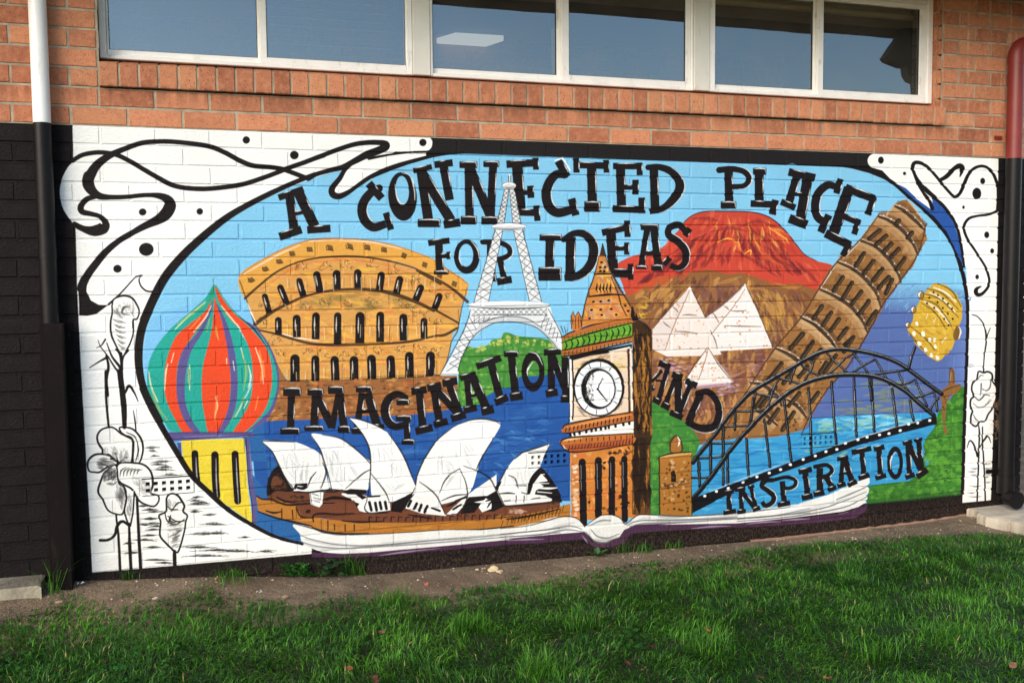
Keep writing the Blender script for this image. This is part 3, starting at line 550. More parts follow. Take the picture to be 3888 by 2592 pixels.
    lines((40,90,70),6,'C:540,1100 620,1130 690,1150|C:120,1080 180,1110 230,1150',.35)
    P(PU,'B:870,405 1000,398 1250,405 1500,400 1530,420 1510,438 1250,448 900,468 885,440',1)
    S((60,50,100),[6,14,10],'B:890,405 1200,402 1500,403',alpha=.6);S((140,132,180),[3,8,3],'B:1000,435 1250,428 1480,430',alpha=.7)
    P((226,204,62),'B:976,465 1150,455 1455,447 1470,600 1480,800 1500,950 1520,1090 1400,1010 1250,900 1080,730 990,610')
    dabs('B:1000,480 1450,460 1500,1050 1250,880 1020,620',40,[(232,212,76),(216,192,54)],50,12,0,20,.5,sm=0)
    P((74,78,140),'B:945,480 976,475 980,590 962,560')
    for q,w in (('B:1080,560 1085,680 1095,760',52),('B:1232,570 1235,740 1245,880',56),('B:1385,565 1392,720 1405,920',54)):
        S(BK,w,q);p=pts(q);S((190,192,200),[2,7,2],p+np.array([4.,14]),alpha=.7)
    S(PU,[24,36,34,28],'B:1480,455 1490,600 1510,800 1530,950 1535,1095',cap=False);S((50,40,80),5,'B:1468,455 1475,600 1490,800 1512,950 1518,1090');S((130,124,176),[2,8,2],'B:1495,500 1505,640 1515,760',alpha=.7)
    # ------------------------------------------------ opera house
    P((104,62,44),'D:130,960 180,780 215,735 320,890 450,930 700,900 900,960 1200,930 1700,960 1950,1035 2100,1020 2352,1000 2352,1080 2000,1140 1300,1170 700,1165 480,1110 150,1010')
    P((178,118,50),'D:45,960 110,990 170,985 370,1040 480,1120 700,1165 1000,1190 1400,1185 1900,1150 2352,1040 G:530,1020 530,1130 400,1130 D:2100,1190 1700,1225 1300,1230 1000,1240 700,1250 560,1220 400,1180 200,1120 60,1075')
    P((178,118,50),'D:60,1075 200,1120 400,1180 560,1236 700,1256 1300,1238 1720,1226 2352,1150 G:530,1130 530,1030 400,1050 D:1900,1120 700,1150 400,1120',0)
    P((112,66,46),'D:340,1040 700,1010 1100,1080 1900,1060 2352,1010 2352,1050 1950,1130 1300,1165 850,1165 560,1130 400,1120')
    dabs('D:200,1120 600,1210 1300,1220 2300,1080 2300,1060 1300,1200 700,1170',70,[(196,138,62),(160,102,44)],60,6,-2,6,.6,sm=0)
    P(BK,'D:130,960 132,860 160,790 200,740 225,738 270,800 330,900 300,930 200,925',1);P((104,62,44),'D:165,905 165,840 205,790 240,830 290,900 240,915',1)
    dabs('D:140,780 260,780 300,910 140,920',20,[(30,24,24)],26,8,-20,60,.8)
    lines(BK,14,'D:45,960 90,985 160,990 280,1030 440,1020 640,1015|D:60,1080 200,1130 380,1170 470,1190|D:350,1060 390,1120 480,1130|D:480,1160 480,1110 540,1095 660,1100 790,1095|D:700,1150 830,1160 1000,1155|D:470,1200 560,1230 700,1250 900,1245|D:120,1075 180,1090 240,1080|D:240,1060 240,1130|D:320,1070 325,1140|D:590,1150 590,1220|D:640,1180 640,1220|D:720,1180 722,1230|D:790,1180 790,1230|D:1300,1232 1450,1225 1720,1220 2000,1190|D:830,1040 900,1090 1050,1090|D:1950,1140 2100,1120 2352,1060|D:200,970 260,1000 340,1010|D:1200,1105 1300,1120 1380,1135',.95)
    for x in range(900,1950,56):
        y=1165-(x-900)*.02;S(BK,[7,9,5],'D:%d,%d %d,%d %d,%d'%(x,y-4,x+4,y-40+rs.uniform(-6,6),x+30,y-36),sm=0,alpha=.85)
    for x in range(1980,2360,26): S(BK,[5,7,3],'D:%d,%d %d,%d'%(x+12,1125-(x-1980)*.17,x,1175-(x-1980)*.17),sm=0,alpha=.9)
    for i in range(12):
        S(BK,[4,7,3],'G:%d,%d %d,%d'%(20+i*42,1150-i*11,8+i*42,1190-i*10),sm=0,alpha=.9)
    dabs('D:300,960 640,960 640,1010 300,1000',16,[(40,26,24)],16,8,0,30,.8,sm=0);dabs('D:420,1060 460,1060 460,1100 420,1100',4,[(30,20,20)],14,8,0,60,.9,sm=0)
    S((190,150,130),[3,26,8],'D:1960,1090 2000,1070 2100,1080',alpha=.6);dabs('D:1960,1060 2110,1070 2050,1100 1960,1100',9,[(206,166,150),(60,36,30)],20,7,0,30,.7,sm=0)
    sails=['D:90,548 200,545 330,552 440,590 540,655 570,760 540,900 470,930 335,912 270,830 215,720 165,620',
      'D:462,498 560,498 680,525 780,590 860,660 920,720 915,840 880,920 700,915 610,910 585,780 560,700 530,600',
      'D:748,370 840,385 940,420 1030,470 1110,570 1170,670 1215,780 1255,880 1240,940 1170,1010 1050,1010 930,980 915,720 905,600 860,500 800,420',
      'D:1258,880 1275,790 1330,670 1420,540 1540,440 1660,390 1770,378 1860,395 1902,420 1850,520 1790,620 1740,710 1720,790 1650,950 1420,1030 1240,990',
      'D:2280,566 2200,590 2080,630 2010,680 1960,740 1910,820 1875,900 1870,930 1935,1030 2100,1025 2290,1000 2250,800 2200,760 2225,680 2250,620']
    for q in sails: P((238,240,240),q,1)
    P((236,238,238),'D:700,940 880,960 1060,1000 1065,1070 920,1100 830,1075 790,1000 690,950')
    P((236,238,238),'D:1245,950 1430,1000 1490,1115 1300,1095 1175,1055 1210,990');P((236,238,238),'D:1490,1100 1640,960 1870,800 1870,920 1780,980 1840,970 1830,1060 1760,1085 1700,1000 1600,1060 1560,1105')
    P((236,238,238),'D:440,880 560,720 600,900 560,940 550,1020 525,1048 460,1025 450,935');P((236,238,238),'D:335,890 440,880 440,920 330,925')
    for q in ('D:90,552 165,625 215,725 270,830 335,912','D:90,548 200,546 330,553','D:462,500 530,605 560,700 590,790 618,910','D:545,498 680,525 780,590 860,660 915,720','D:748,372 800,425 860,505 905,605 915,720 905,880 885,1000','D:748,370 840,385 940,420 1030,470','D:1050,490 1110,570 1170,670 1215,780 1255,880','D:1258,880 1275,790 1330,670 1420,540 1540,440','D:1540,440 1660,390 1770,378 1860,395 1902,420','D:1850,520 1790,620 1740,710 1720,760','D:2280,566 2200,590 2080,630 2010,680','D:1960,740 1910,820 1875,900','D:725,905 800,840 860,790 915,760','D:915,790 980,870 1030,940 1055,1000','D:1285,855 1350,900 1420,970 1480,1100','D:1440,940 1470,860 1520,800 1590,755','D:1590,755 1630,840 1650,930 1640,1000 1590,1090 1530,1100','D:1620,735 1720,770 1810,820 1850,880 1868,930','D:440,890 460,830 500,780','D:550,710 575,780 555,860 540,900','D:1250,900 1220,960 1160,1010 1050,1010','D:1870,905 1930,1030','D:885,1000 870,1060 920,1095 1060,1075','D:2280,566 2225,680','D:1960,805 2010,830 2035,900','D:1175,1055 1200,1000 1245,950','D:1450,1000 1550,960 1650,950'):
        S(BK,[4,9,5],q,alpha=.92)
    for q,n in (('D:180,600 330,560 520,700 470,900 330,880',22),('D:520,560 780,620 900,760 860,900 640,900',30),('D:940,500 1060,560 1200,820 1100,980 940,960',26),('D:1300,820 1450,620 1700,500 1720,780 1500,880',26),('D:1930,850 2080,700 2180,800 2180,900 1960,900',14)):
        dabs(q,n,[(196,200,206),(180,184,192),(210,212,216)],70,3,lambda x,y:70,30,.55,sm=0)
    for q in ('D:370,880 390,800 400,720','D:420,890 430,780 440,700','D:600,660 620,740 630,820','D:480,860 520,800','D:500,1000 545,990','D:1090,930 1130,890 1180,870','D:1480,900 1520,840 1560,800','D:540,790 520,840'):
        S((130,134,142),[4,24,4],q,alpha=.35)
    for q in ('D:905,1010 920,1070','D:950,1015 960,1070','D:985,1010 995,1060','D:1025,1008 1035,1060','D:1220,1000 1200,1040','D:1265,1020 1245,1060','D:1300,1030 1285,1075','D:1345,1040 1325,1085'):S(BK,22,q,0)
    P(BK,'D:1080,1010 1240,935 1230,960 1150,1090 1070,1080');P(BK,'D:1660,970 1800,960 1870,920 1930,1040 1850,1080 1780,1080 1840,1010 1790,980 1700,1090 1600,1100 1640,1000')
    P((238,240,240),'D:1700,1010 1840,980 1830,1060 1760,1086 1790,1020');S(BK,[10,22,8],'D:1790,1000 1840,990 1800,1050');P(BK,'D:1860,900 1880,860 1910,850 1890,900 1875,930')
    P(BK,'D:330,900 345,870 430,865 440,880 425,895 360,885 345,915');S(BK,[14,20,12],'D:360,900 400,905 430,895');P(BK,'D:700,930 760,908 880,915 885,940 840,950 890,975 850,990 800,950 740,950')
    S(BK,[10,16,10],'D:900,970 985,965');S(BK,[8,12,8],'D:330,930 440,935 520,925 620,915 700,920')
    S(BK,[10,20,14],'D:560,990 640,975 760,990');S(BK,[5,8,4],'D:540,930 640,930 700,915');lines(BK,7,'D:470,945 520,960|D:480,975 530,985|D:490,1005 530,1010|D:610,900 620,930|D:455,935 470,1030|D:560,935 550,1030',.9)
    S(BK,[24,46,40,30,14],'D:2115,940 2140,850 2200,775 2230,790 2290,860 2352,960');P(BK,'D:2200,760 2250,790 2300,850 2352,940 G:470,1010 400,1010 D:2320,1030 2270,1010 2300,990 2240,960 2160,950 2170,920 2230,890 2190,860 2260,850')
    for q in ('D:2150,900 2260,905 2330,900','D:2190,870 2270,868','D:2180,930 2290,940','D:2200,830 2240,830','D:2215,800 2235,798','D:2180,985 2290,990'):S((240,242,242),[6,13,4],q)
    lines(BK,12,'D:1890,945 1960,940 2010,945|D:2020,885 2100,885|D:2020,960 2020,1015|D:2080,960 2080,1010|D:1930,1000 1975,995|D:2060,935 2110,950|D:2140,985 2200,975',.95)
    for q in ('D:1500,1040 1560,1010','D:1540,1065 1600,1030','D:1560,1000 1640,970','D:1380,1055 1440,1075'):S(BK,[14,30,18],q)
    S((60,44,34),[10,16,12,8],'D:1940,1040 2100,1030 2300,1010 2352,1010');P(BK,'D:780,985 800,1010 830,1020 810,1050')
    # ------------------------------------------------ clock tower
    OR=(202,128,58);OC=(226,160,84)
    P(OR,'G:530,620 1010,560 1140,560 1135,1120 540,1150')
    P((112,72,38),'G:1005,20 1140,20 1138,1105 1000,1105')
    dabs('G:1010,250 1138,250 1136,1100 1005,1100',120,[(190,128,50),(210,150,60),(90,56,30),(130,82,40)],60,6,88,5,.7,sm=0)
    P((44,32,24),'G:1015,0 1080,0 1138,0 1140,240 1060,180 1020,120',alpha=.75)
    dabs('G:1008,200 1138,200 1136,1100 1005,1100',90,[(40,28,22),(56,38,26)],90,11,88,4,.85,sm=0)
    for q in ('G:1020,20 1030,400 1020,1100','G:1060,250 1065,700 1060,1090','G:1100,200 1100,700 1105,1090','G:1136,10 1137,1100','G:1085,100 1085,600','G:1045,30 1048,300'):S((36,26,22),[8,14,8],q,alpha=.85,dry=.4)
    dabs('G:545,640 1000,590 1000,1100 545,1130',120,[(222,150,76),(188,112,52),(232,170,100),(206,124,74),(214,110,60)],26,14,10,50,.55,sm=0)
    dabs('G:540,640 600,640 600,1120 545,1120',34,[(240,224,206),(236,210,180)],18,7,-10,20,.65,sm=0)
    dabs('G:650,620 1010,600 1010,1120 660,1130',34,[(40,28,26)],14,9,20,50,.9,sm=0);dabs('G:780,620 990,580 990,660 800,660',14,[(40,28,26)],15,8,30,40,.9,sm=0)
    for a,b,w in ((( 622,680),(632,1180),54),((745,668),(745,1112),54),((848,660),(846,1105),50),((942,655),(945,1140),48)):
        S((28,24,28),w,'G:%d,%d %d,%d %d,%d'%(a[0],a[1]+25,(a[0]+b[0])/2,(a[1]+b[1])/2,b[0],b[1]));S((190,190,200),[2,6,2],'G:%d,%d %d,%d'%(a[0]-10,a[1]+50,a[0]-8,a[1]+240),alpha=.7)
    # clock stage
    P((228,206,182),'F:1320,950 1800,850 1812,1390 1335,1440')
    P((240,236,230),'F:1320,960 1342,960 1348,1430 1330,1440');P((150,110,70),'F:1760,870 1800,860 1812,1390 1780,1395')
    S((238,232,226),[10,14,10],'F:1790,870 1795,1100 1800,1380');S(BK,7,'F:1772,870 1775,1100 1778,1390');S(BK,8,'F:1345,960 1355,1200 1350,1420');S(BK,5,'F:1322,960 1326,1440')
    dabs('F:1360,960 1770,900 1770,1050 1360,1060',50,[(236,208,170),(210,166,110),(214,190,80),(150,110,80)],34,7,0,60,.6,sm=0)
    P(BK,'F:1320,960 1330,940 1500,905 1800,850 1800,880 1600,925 1480,940 1350,975');P((232,226,220),'F:1620,905 1790,868 1785,882 1640,920')
    O(BK,'F',1548,1180,196,222,-3);dabs('F:1370,1000 1500,960 1730,1000 1760,1200 1700,1380 1500,1430 1370,1350',70,[(50,40,38),(60,48,44)],50,5,lambda x,y:math.degrees(math.atan2(y-1470,x-2274))+90,15,.6)
    O((236,240,242),'F',1545,1187,178,203,-3);O((176,186,192),'F',1545,1187,140,165,-3,alpha=.5);O(BK,'F',1545,1190,132,155,-3);O((240,243,245),'F',1560,1190,106,136,-3)
    dabs('F:1455,1080 1520,1060 1500,1180 1510,1300 1460,1290 1445,1190',80,[(40,38,40),(90,90,94)],12,4,80,30,.7)
    for i in range(12):
        a=i/12*2*math.pi+.1;x,y=1545,1187;S(dk,[4,6,4],'F:%f,%f %f,%f'%(x+math.cos(a)*142,y+math.sin(a)*166,x+math.cos(a)*174,y+math.sin(a)*199),sm=0)
    S(BK,[6,6,2],'F:1538,1192 1560,1145 1577,1110',sm=0);S(BK,[8,8,3],'F:1538,1192 1570,1235 1612,1284',sm=0);O(BK,'F',1538,1192,9);lines(BK,5,'F:1568,1118 1578,1110 1582,1124|F:1598,1282 1613,1286 1614,1272',1,0)
    # lower balcony
    P((238,236,232),'G:520,470 1012,385 1012,485 540,512')
    for i,x in enumerate((530,560,600,650,690,722,760,795,820,870,930,975)):
        yy=512-(x-520)*.2;S(BK,[14,20,16],'G:%d,%d %d,%d'%(x,yy-52,x+4,yy-6),0)
    P((176,100,52),'G:465,455 490,425 560,405 800,362 1005,325 1012,390 800,430 560,475 500,490 470,480',1);S((222,150,80),[8,22,8],'G:490,445 700,400 1000,345',alpha=.8)
    for x in range(500,1010,30): S(BK,[6,9,5],'G:%d,%f %d,%f'%(x,448-(x-500)*.19,x-4,474-(x-500)*.19),0)
    S(BK,[5,8,5],'G:470,450 520,415 800,360 1010,322');S(BK,[5,8,5],'G:475,485 560,480 800,432 1010,392')
    P((186,108,50),'G:450,560 470,535 600,512 800,498 1010,488 1012,560 900,590 700,612 560,630 510,620 470,590',1);P((160,76,50),'G:470,575 700,560 1005,520 1008,560 900,588 700,610 560,626 510,616',0,alpha=.8)
    S(BK,[6,10,6],'G:452,565 480,532 600,512 1010,488');S(BK,[6,10,6],'G:455,570 500,615 560,630 750,612 1010,570')
    for x in range(520,1005,24): S((50,30,26),[5,9,3],'G:%d,%f %d,%f'%(x,612-(x-520)*.1,x+6,580-(x-520)*.1),0)
    for x in range(520,1005,44): S(BK,[5,8,4],'G:%d,%f %d,%f'%(x,532-(x-520)*.06,x,556-(x-520)*.06),0)
    S((236,200,140),[4,14,4],'G:480,545 520,535 620,525',alpha=.8);S((236,220,200),[3,8,3],'G:475,575 490,600 510,610',alpha=.8)
    # upper works
    P((176,104,52),'F:1265,905 1270,800 1330,760 1500,700 1650,665 1800,650 1850,640 1860,690 1950,740 1950,880 1800,830 1600,870 1400,930 1270,945')
    P((100,160,52),'F:1272,860 1280,820 1500,755 1700,705 1800,688 1800,790 1600,820 1400,870 1275,900')
    dabs('F:1285,830 1795,700 1795,780 1290,890',30,[(120,180,60),(84,140,44)],24,10,-12,20,.6,sm=0)
    for x in range(1290,1800,44): S((34,50,26),[5,9,5],'F:%d,%f %d,%f %d,%f'%(x+4,835-(x-1290)*.26,x+14,865-(x-1290)*.26,x-2,893-(x-1290)*.22))
    S(BK,[6,10,6],'F:1262,800 1340,760 1520,700 1700,665 1860,655');S(BK,[6,10,6],'F:1265,840 1500,765 1800,690');S(BK,[6,9,6],'F:1270,900 1500,852 1800,795');S(BK,[7,12,7],'F:1262,945 1400,930 1600,880 1800,835')
    for x in range(1290,1800,30): S(BK,[5,8,4],'F:%d,%f %d,%f'%(x,912-(x-1290)*.18,x,936-(x-1290)*.19),0,alpha=.85);S(BK,[4,7,4],'F:%d,%f %d,%f'%(x,800-(x-1290)*.25,x,822-(x-1290)*.25),0,alpha=.7)
    P((60,42,28),'F:1800,690 1860,665 1910,700 1950,745 1952,1560 1815,1560');dabs('F:1810,720 1945,760 1945,1550 1815,1550',130,[(30,22,20),(36,26,22),(44,30,24),(150,100,44),(176,120,50)],70,7,88,8,.75,sm=0)
    lines(BK,9,'F:1880,720 1895,690 1905,740 1915,705 1930,760 1945,740|F:1260,715 1280,770 1285,720 1300,770 1310,740',.9,0)
    spire='F:1575,90 1600,190 1640,300 1720,450 1800,570 1850,650 1700,665 1500,700 1410,722 1420,640 1455,500 1510,340 1548,190'
    P((198,128,60),spire)
    P((96,92,104),'F:1590,195 1640,290 1740,460 1700,470 1640,340 1600,250',alpha=.6);P((60,44,40),'F:1575,88 1558,180 1600,185')
    dabs('F:1550,220 1600,220 1640,320 1700,480 1520,480 1540,330',50,[(226,164,70),(232,190,90),(180,108,60),(150,130,130)],24,9,80,25,.6,sm=0);dabs('F:1450,520 1700,490 1780,640 1430,700',90,[(232,176,70),(206,120,70),(220,150,100),(180,150,130)],30,10,30,50,.55,sm=0)
    P((196,120,60),'F:1340,740 1335,640 1352,600 1368,640 1392,602 1415,640 1420,730 1380,755');lines(BK,8,'F:1340,735 1337,640 1352,602 1366,645 1390,606 1412,645 1415,720|F:1372,650 1370,735|F:1395,640 1395,730|F:1350,660 1352,700',.9,0)
    for x,y in ((1568,232),(1558,270),(1594,268),(1560,298),(1588,298),(1506,530),(1562,528),(1622,520),(1492,592),(1562,590),(1642,585),(1478,658),(1570,630),(1680,628),(1770,600),(1750,560)):O(BK,'F',x,y,11,9)
    for x in (1535,1562,1588,1612,1640): S(BK,[4,12,4],'F:%d,390 %d,430 %d,460'%(x,x-4,x+2))
    S(BK,[8,14,8],'F:1470,492 1550,482 1640,475 1740,478');S(BK,[8,12,8],'F:1515,322 1580,318 1640,320');S((226,190,90),[3,9,3],'F:1525,332 1580,334 1640,330',alpha=.8)
    for q in ('F:1548,190 1510,340 1455,500 1420,650','F:1600,185 1640,300 1720,450 1800,580 1840,650','F:1575,90 1556,185','F:1577,90 1602,188','F:1440,560 1415,720','F:1640,340 1690,460 1720,560 1760,640'):S(BK,[4,8,5],q,alpha=.9)
    P(BK,'F:1790,640 1795,580 1806,560 1815,600 1822,640 1832,615 1845,650 1850,670 1810,680');lines(BK,8,'F:1468,490 1470,455 1480,490',.9,0)
    # ------------------------------------------------ arch bridge
    def tube(w,q,sm=1):
        p=smooth(pts(q)) if sm else pts(q);S((24,24,28),w,p,0)
        S((220,226,234),[1,max(2.5,w*.14),1],p+np.array([-w*.06,-w*.14]),0,alpha=.6,dry=.6)
    for q in ('J:760,1080 890,1080 1010,1072','J:650,1200 750,1195 900,1190','J:590,1325 720,1325 790,1320','J:470,1440 640,1430 700,1415','K:255,1125 330,1125 390,1120','J:925,945 1040,965 1110,975','J:1085,830 1200,850 1290,880','J:1290,735 1380,790 1440,820','J:1290,690 1240,750 1200,870','J:1120,830 1080,900 1030,1050','J:940,940 920,1040 890,1190','J:1350,690 1370,740 1310,850','J:1480,640 1550,710 1650,800','J:1690,640 1620,680 1540,760 1490,800','J:1680,640 1740,720 1800,800','J:1840,690 1760,730 1670,790','J:1850,690 1890,760 1960,880','J:2080,770 1990,780 1850,800','J:2020,780 2050,850 2130,980','J:2150,840 2080,870 1990,890','J:2150,840 2190,930 2240,1040','J:2300,930 2240,950 2160,980','J:2290,930 2310,1000 2320,1080','J:2330,980 2290,1020 2260,1080'):tube(15,q)
    for q in ('J:500,1440 510,1568','J:600,1330 598,1568','J:690,1210 692,1400 K:495,1180','K:525,960 530,1180','K:670,830 685,1120','K:805,680 850,1045','K:955,530 1010,1000','K:1140,440 1155,700 1162,940','K:1315,395 1330,620 1352,870','K:1485,370 1495,600 1505,810','K:1615,360 1628,560 1640,775','K:1775,450 1795,600 1812,740','K:1910,540 1925,640 1938,690','K:495,740 495,960','K:585,640 582,760 ','K:395,870 398,1090','K:310,1010 315,1190','K:720,520 705,690','J:1800,810 1820,1000'):tube(22,q)
    tube(34,'K:262,1010 330,920 430,800 540,650 700,480 880,370 1100,240 1230,175 1370,150 1530,165 1700,205 1850,270 2000,380 2150,490 ')
    tube(36,'K:265,1280 400,1120 560,900 720,720 830,610 960,500 1110,410 1250,365 1400,345 1600,350 1740,390 1880,470 1980,560 2090,650')
    P((22,20,24),'K:255,1282 600,1160 950,1030 1200,935 1500,830 1800,740 2110,655 2115,718 1850,784 1500,884 1200,992 900,1100 600,1214 255,1394',0)
    S((220,226,234),[2,5,2],'K:400,1225 700,1110 1000,1000',alpha=.6);S((220,226,234),[2,5,2],'K:1300,895 1700,770 2000,690',alpha=.6)
    for x,y in ((352,1258),(440,1223),(530,1200),(645,1155),(748,1113),(842,1084),(928,1058),(1005,1021),(1100,982),(1192,955),(1272,922),(1355,905),(1420,860),(1515,832),(1585,812),(1678,795),(1750,785),(1835,762),(1900,714),(1970,705),(2060,686)):O((240,243,246),'K',x,y+4,12,10,-15)
    tube(24,'J:2150,595 2120,680 2100,760')
    # ------------------------------------------------ book under everything
    CV=(70,42,72)
    P(CV,'D:465,1375 500,1395 700,1395 1000,1370 1500,1330 2000,1280 2352,1240 G:500,1245 640,1240 700,1310 770,1318 850,1300 950,1210 1030,1180 1500,1160 2352,1100 K:1000,1440 1400,1390 1560,1340 1590,1320 1575,1380 1500,1430 1200,1465 600,1505 0,1525 G:1500,1210 1050,1240 990,1250 950,1310 860,1345 760,1355 700,1345 640,1290 500,1300 300,1320 0,1330 D:2000,1330 1500,1370 1000,1415 800,1425 600,1430 470,1425',0)
    for q in ('D:980,1415 1150,1390 1440,1358','D:1950,1300 2100,1292 2230,1290','G:620,1260 650,1300 665,1320','G:1450,1210 1600,1195 1750,1190','G:1870,1175 2000,1160 2130,1158','K:940,1450 1050,1440 1150,1435','K:1370,1400 1440,1385'):S((170,150,180),[2,9,2],q,alpha=.7)
    PG=(232,234,233)
    P(PG,'D:330,1175 400,1185 480,1215 560,1245 700,1258 900,1255 1200,1240 1500,1220 1750,1222 2000,1200 2200,1160 2352,1135 G:300,1150 420,1120 530,1118 590,1140 640,1195 700,1150 770,1110 850,1108 910,1130 950,1175 1010,1130 1060,1105 1140,1110 1400,1118 1600,1112 2000,1070 2352,1010 K:600,1385 1000,1340 1300,1250 1520,1150 1600,1115 1605,1160 1580,1190 1603,1205 1598,1240 1570,1260 1588,1275 1575,1310 1520,1345 1400,1380 1000,1430 600,1470 0,1480 G:1500,1160 1030,1180 940,1220 900,1280 800,1315 720,1310 640,1235 500,1245 0,1290 D:2000,1290 1600,1330 1200,1365 900,1392 700,1400 550,1390 440,1350 385,1300 383,1255 345,1215 322,1190',0)
    lines((96,98,104),9,'D:385,1265 500,1300 700,1335 1000,1335 1400,1300 1700,1280 2352,1210|D:390,1310 520,1345 740,1360 1100,1340 1500,1310 2352,1240|G:0,1255 300,1225 450,1200 540,1190 620,1215|G:0,1275 300,1255 500,1220 640,1235|G:690,1220 740,1270 820,1280 900,1250|G:670,1190 760,1150 840,1150|G:650,1235 720,1305 800,1315 900,1275|G:960,1185 1060,1150 1200,1150 1500,1140 2000,1120 2352,1060|G:980,1195 1100,1170 1500,1155 2352,1090|K:600,1440 1000,1400 1300,1340 1580,1230|K:600,1455 1000,1420 1400,1350 1580,1270|K:0,1450 300,1440 600,1420|K:1350,1290 1450,1250 1590,1190|K:0,1420 250,1415 600,1395 1000,1350',.8)
    lines((150,156,164),26,'D:420,1290 600,1325 900,1345|D:400,1325 560,1360 800,1372|D:1000,1320 1500,1290 2000,1260|G:350,1225 450,1190 560,1165|G:700,1180 780,1150 840,1145|G:980,1180 1080,1140 1150,1135|G:720,1290 800,1300 880,1270|K:1000,1390 1250,1330 1450,1280|G:1200,1145 1500,1140 1800,1110',.35)
    S(BK,[4,7,4],'G:0,1210 200,1190 350,1150 450,1122 540,1120 600,1145 642,1198',alpha=.85);S(BK,[4,7,4],'G:642,1198 700,1150 770,1108 850,1106 910,1130 952,1176 1010,1130 1070,1104 1300,1112 1500,1116',alpha=.85)
    S(BK,[4,8,4],'D:330,1172 480,1212 570,1243 700,1256 1000,1248 1300,1232',alpha=.85)
    # letters over the lake and the book
    let('K',[('s',34,494,1240,572,1226),('s',38,535,1235,541,1385),('s',38,494,1392,590,1376),('s',36,626,1220,632,1372),('s',38,632,1222,745,1372),('s',32,702,1195,740,1350),('s',28,580,1220,662,1203),('s',26,680,1198,728,1186),('s',36,600,1386,665,1376),('s',36,718,1372,772,1350),
      ('s',[34,38,38,42,42,38,34],868,1142,815,1146,785,1185,830,1220,876,1262,866,1312,812,1338,788,1305),
      ('s',42,940,1150,956,1320),('s',[30,30,34,32,28],888,1138,975,1120,1038,1140,1038,1182,995,1205,950,1200),('s',38,904,1332,1000,1314),
      ('s',42,1064,1082,1166,1060),('s',46,1115,1080,1136,1270),('s',44,1088,1278,1172,1260),
      ('s',50,1226,1050,1226,1230),('s',[32,32,36,36,34],1190,1040,1280,1028,1320,1065,1290,1108,1240,1120),('s',46,1272,1115,1325,1205),('s',40,1178,1252,1262,1236),('s',38,1288,1218,1352,1196),
      ('s',36,1358,984,1442,970),('s',38,1402,990,1386,1165),('s',46,1420,990,1474,1165),('s',24,1398,1092,1450,1082),('s',36,1358,1188,1422,1170),('s',38,1438,1184,1506,1150),
      ('s',40,1468,934,1616,900),('s',40,1545,930,1562,1110),('s',40,1518,1130,1602,1102),('s',40,1634,908,1716,890),('s',42,1674,905,1688,1115),('s',38,1646,1128,1732,1106),
      ('s',30,1856,868,1930,846),('s',40,1894,870,1908,1100),('s',46,1900,868,2012,1100),('s',40,1976,850,2002,1080),('s',28,1944,846,2006,832),('s',40,1874,1122,1946,1100),('s',46,1964,1118,2042,1062)],.8)
    ring(BK,'K',1798,1012,62,126,1800,1012,30,86);S((232,234,236),[2,9,2],'K:1800,930 1765,990 1765,1060',alpha=.8)
    # ------------------------------------------------ oval outline and corner scrolls
    S(BK,[20,22,26,28,30,34,30,44,52,48,40,34,30],'E:1120,199 1000,206 900,222 780,250 640,288 520,330 420,380 340,432 250,497 180,530 135,522 118,490 135,450 180,395 215,335 260,290')
    P(BK,'E:860,190 1060,200 1040,210 950,222 850,232 836,222')
    S(BK,[34,38,46,60,70,68,66,64,54,50,46,44,40,30,22],'A:2000,402 1930,428 1780,490 1600,575 1430,665 1290,755 1120,895 975,1035 850,1190 765,1350 690,1520 C:130,590 80,720 55,860 55,1020 85,1170 150,1320 220,1450 B:680,60 740,200 820,345 930,530 1050,720 1180,850 1330,985 1510,1100 1700,1195 1895,1246')
    S(BK,[14,22,30,34,38,32,28,26,26,26],'I:980,180 1100,195 1230,228 1370,300 1490,400 1640,530 1770,670 1845,790 1890,920 1925,1060 1945,1200 1950,1350 s:3673,1300 3668,1450 3662,1600 3655,1870')
    P((42,84,160),'I:1405,312 1480,350 1580,445 1680,518 1680,420 1668,405 1720,440 1790,520 1850,630 1880,730 1900,840 1912,930 1890,890 1840,780 1790,680 1700,570 1600,485 1490,390',0)
    S(BK,[26,26,24,22,18],'I:1600,330 1680,405 1770,490 1850,605 1885,710 1908,840 1922,945');S(BK,[24,22,30],'I:1530,200 1565,300 1610,380 1655,440 1680,505');S(BK,[30,26,22],'I:1400,305 1500,395 1600,485 1690,530',alpha=0)
    S(BK,[18,30,36,30],'I:1545,240 1575,300 1640,370 1700,420')
    S(BK,[22,30,28,22,22,22,24,28,24,22,22,24,26],'I:1545,245 1530,195 1545,158 1590,158 1645,190 1700,250 1750,310 1800,370 1850,415 1890,385 1925,310 1955,245 2000,198 2055,182 2105,198 2145,245 2170,305 2182,330')
    S(BK,[24,20,18,22,22,20,18,18,20,22,30,34,10],'I:2185,505 2160,528 2100,550 2020,560 1960,578 1926,620 1922,670 1950,740 2000,815 2050,892 2092,965 2112,1040 2105,1095 2065,1145 2030,1158 2012,1140 2018,1112 2050,1094')
    P(BK,'I:2165,300 2182,330 2200,420 2190,520 2160,530 2168,430',0)
    S(BK,[26,34,34,44,40,8],'I:1735,292 1790,258 1850,198 1890,182 1908,205 1890,262')
    P(WH,'s:3736,800 3751,815 3755,870 3745,905',alpha=0)
    S(BK,[34,36,36,38,38,36,36,36],'A:150,300 230,256 340,238 430,245 500,262 600,312 700,372 800,430 900,482 1000,506 1150,514 1300,502 1450,478 1600,430 1720,385 1800,352 1900,318 2000,280 2060,260')
    S(BK,[36,36,40,60,58,42,36,34],'E:0,240 150,182 300,135 430,122 520,130 530,155 470,185 380,218 300,260 200,310 100,335 0,365 -60,400')
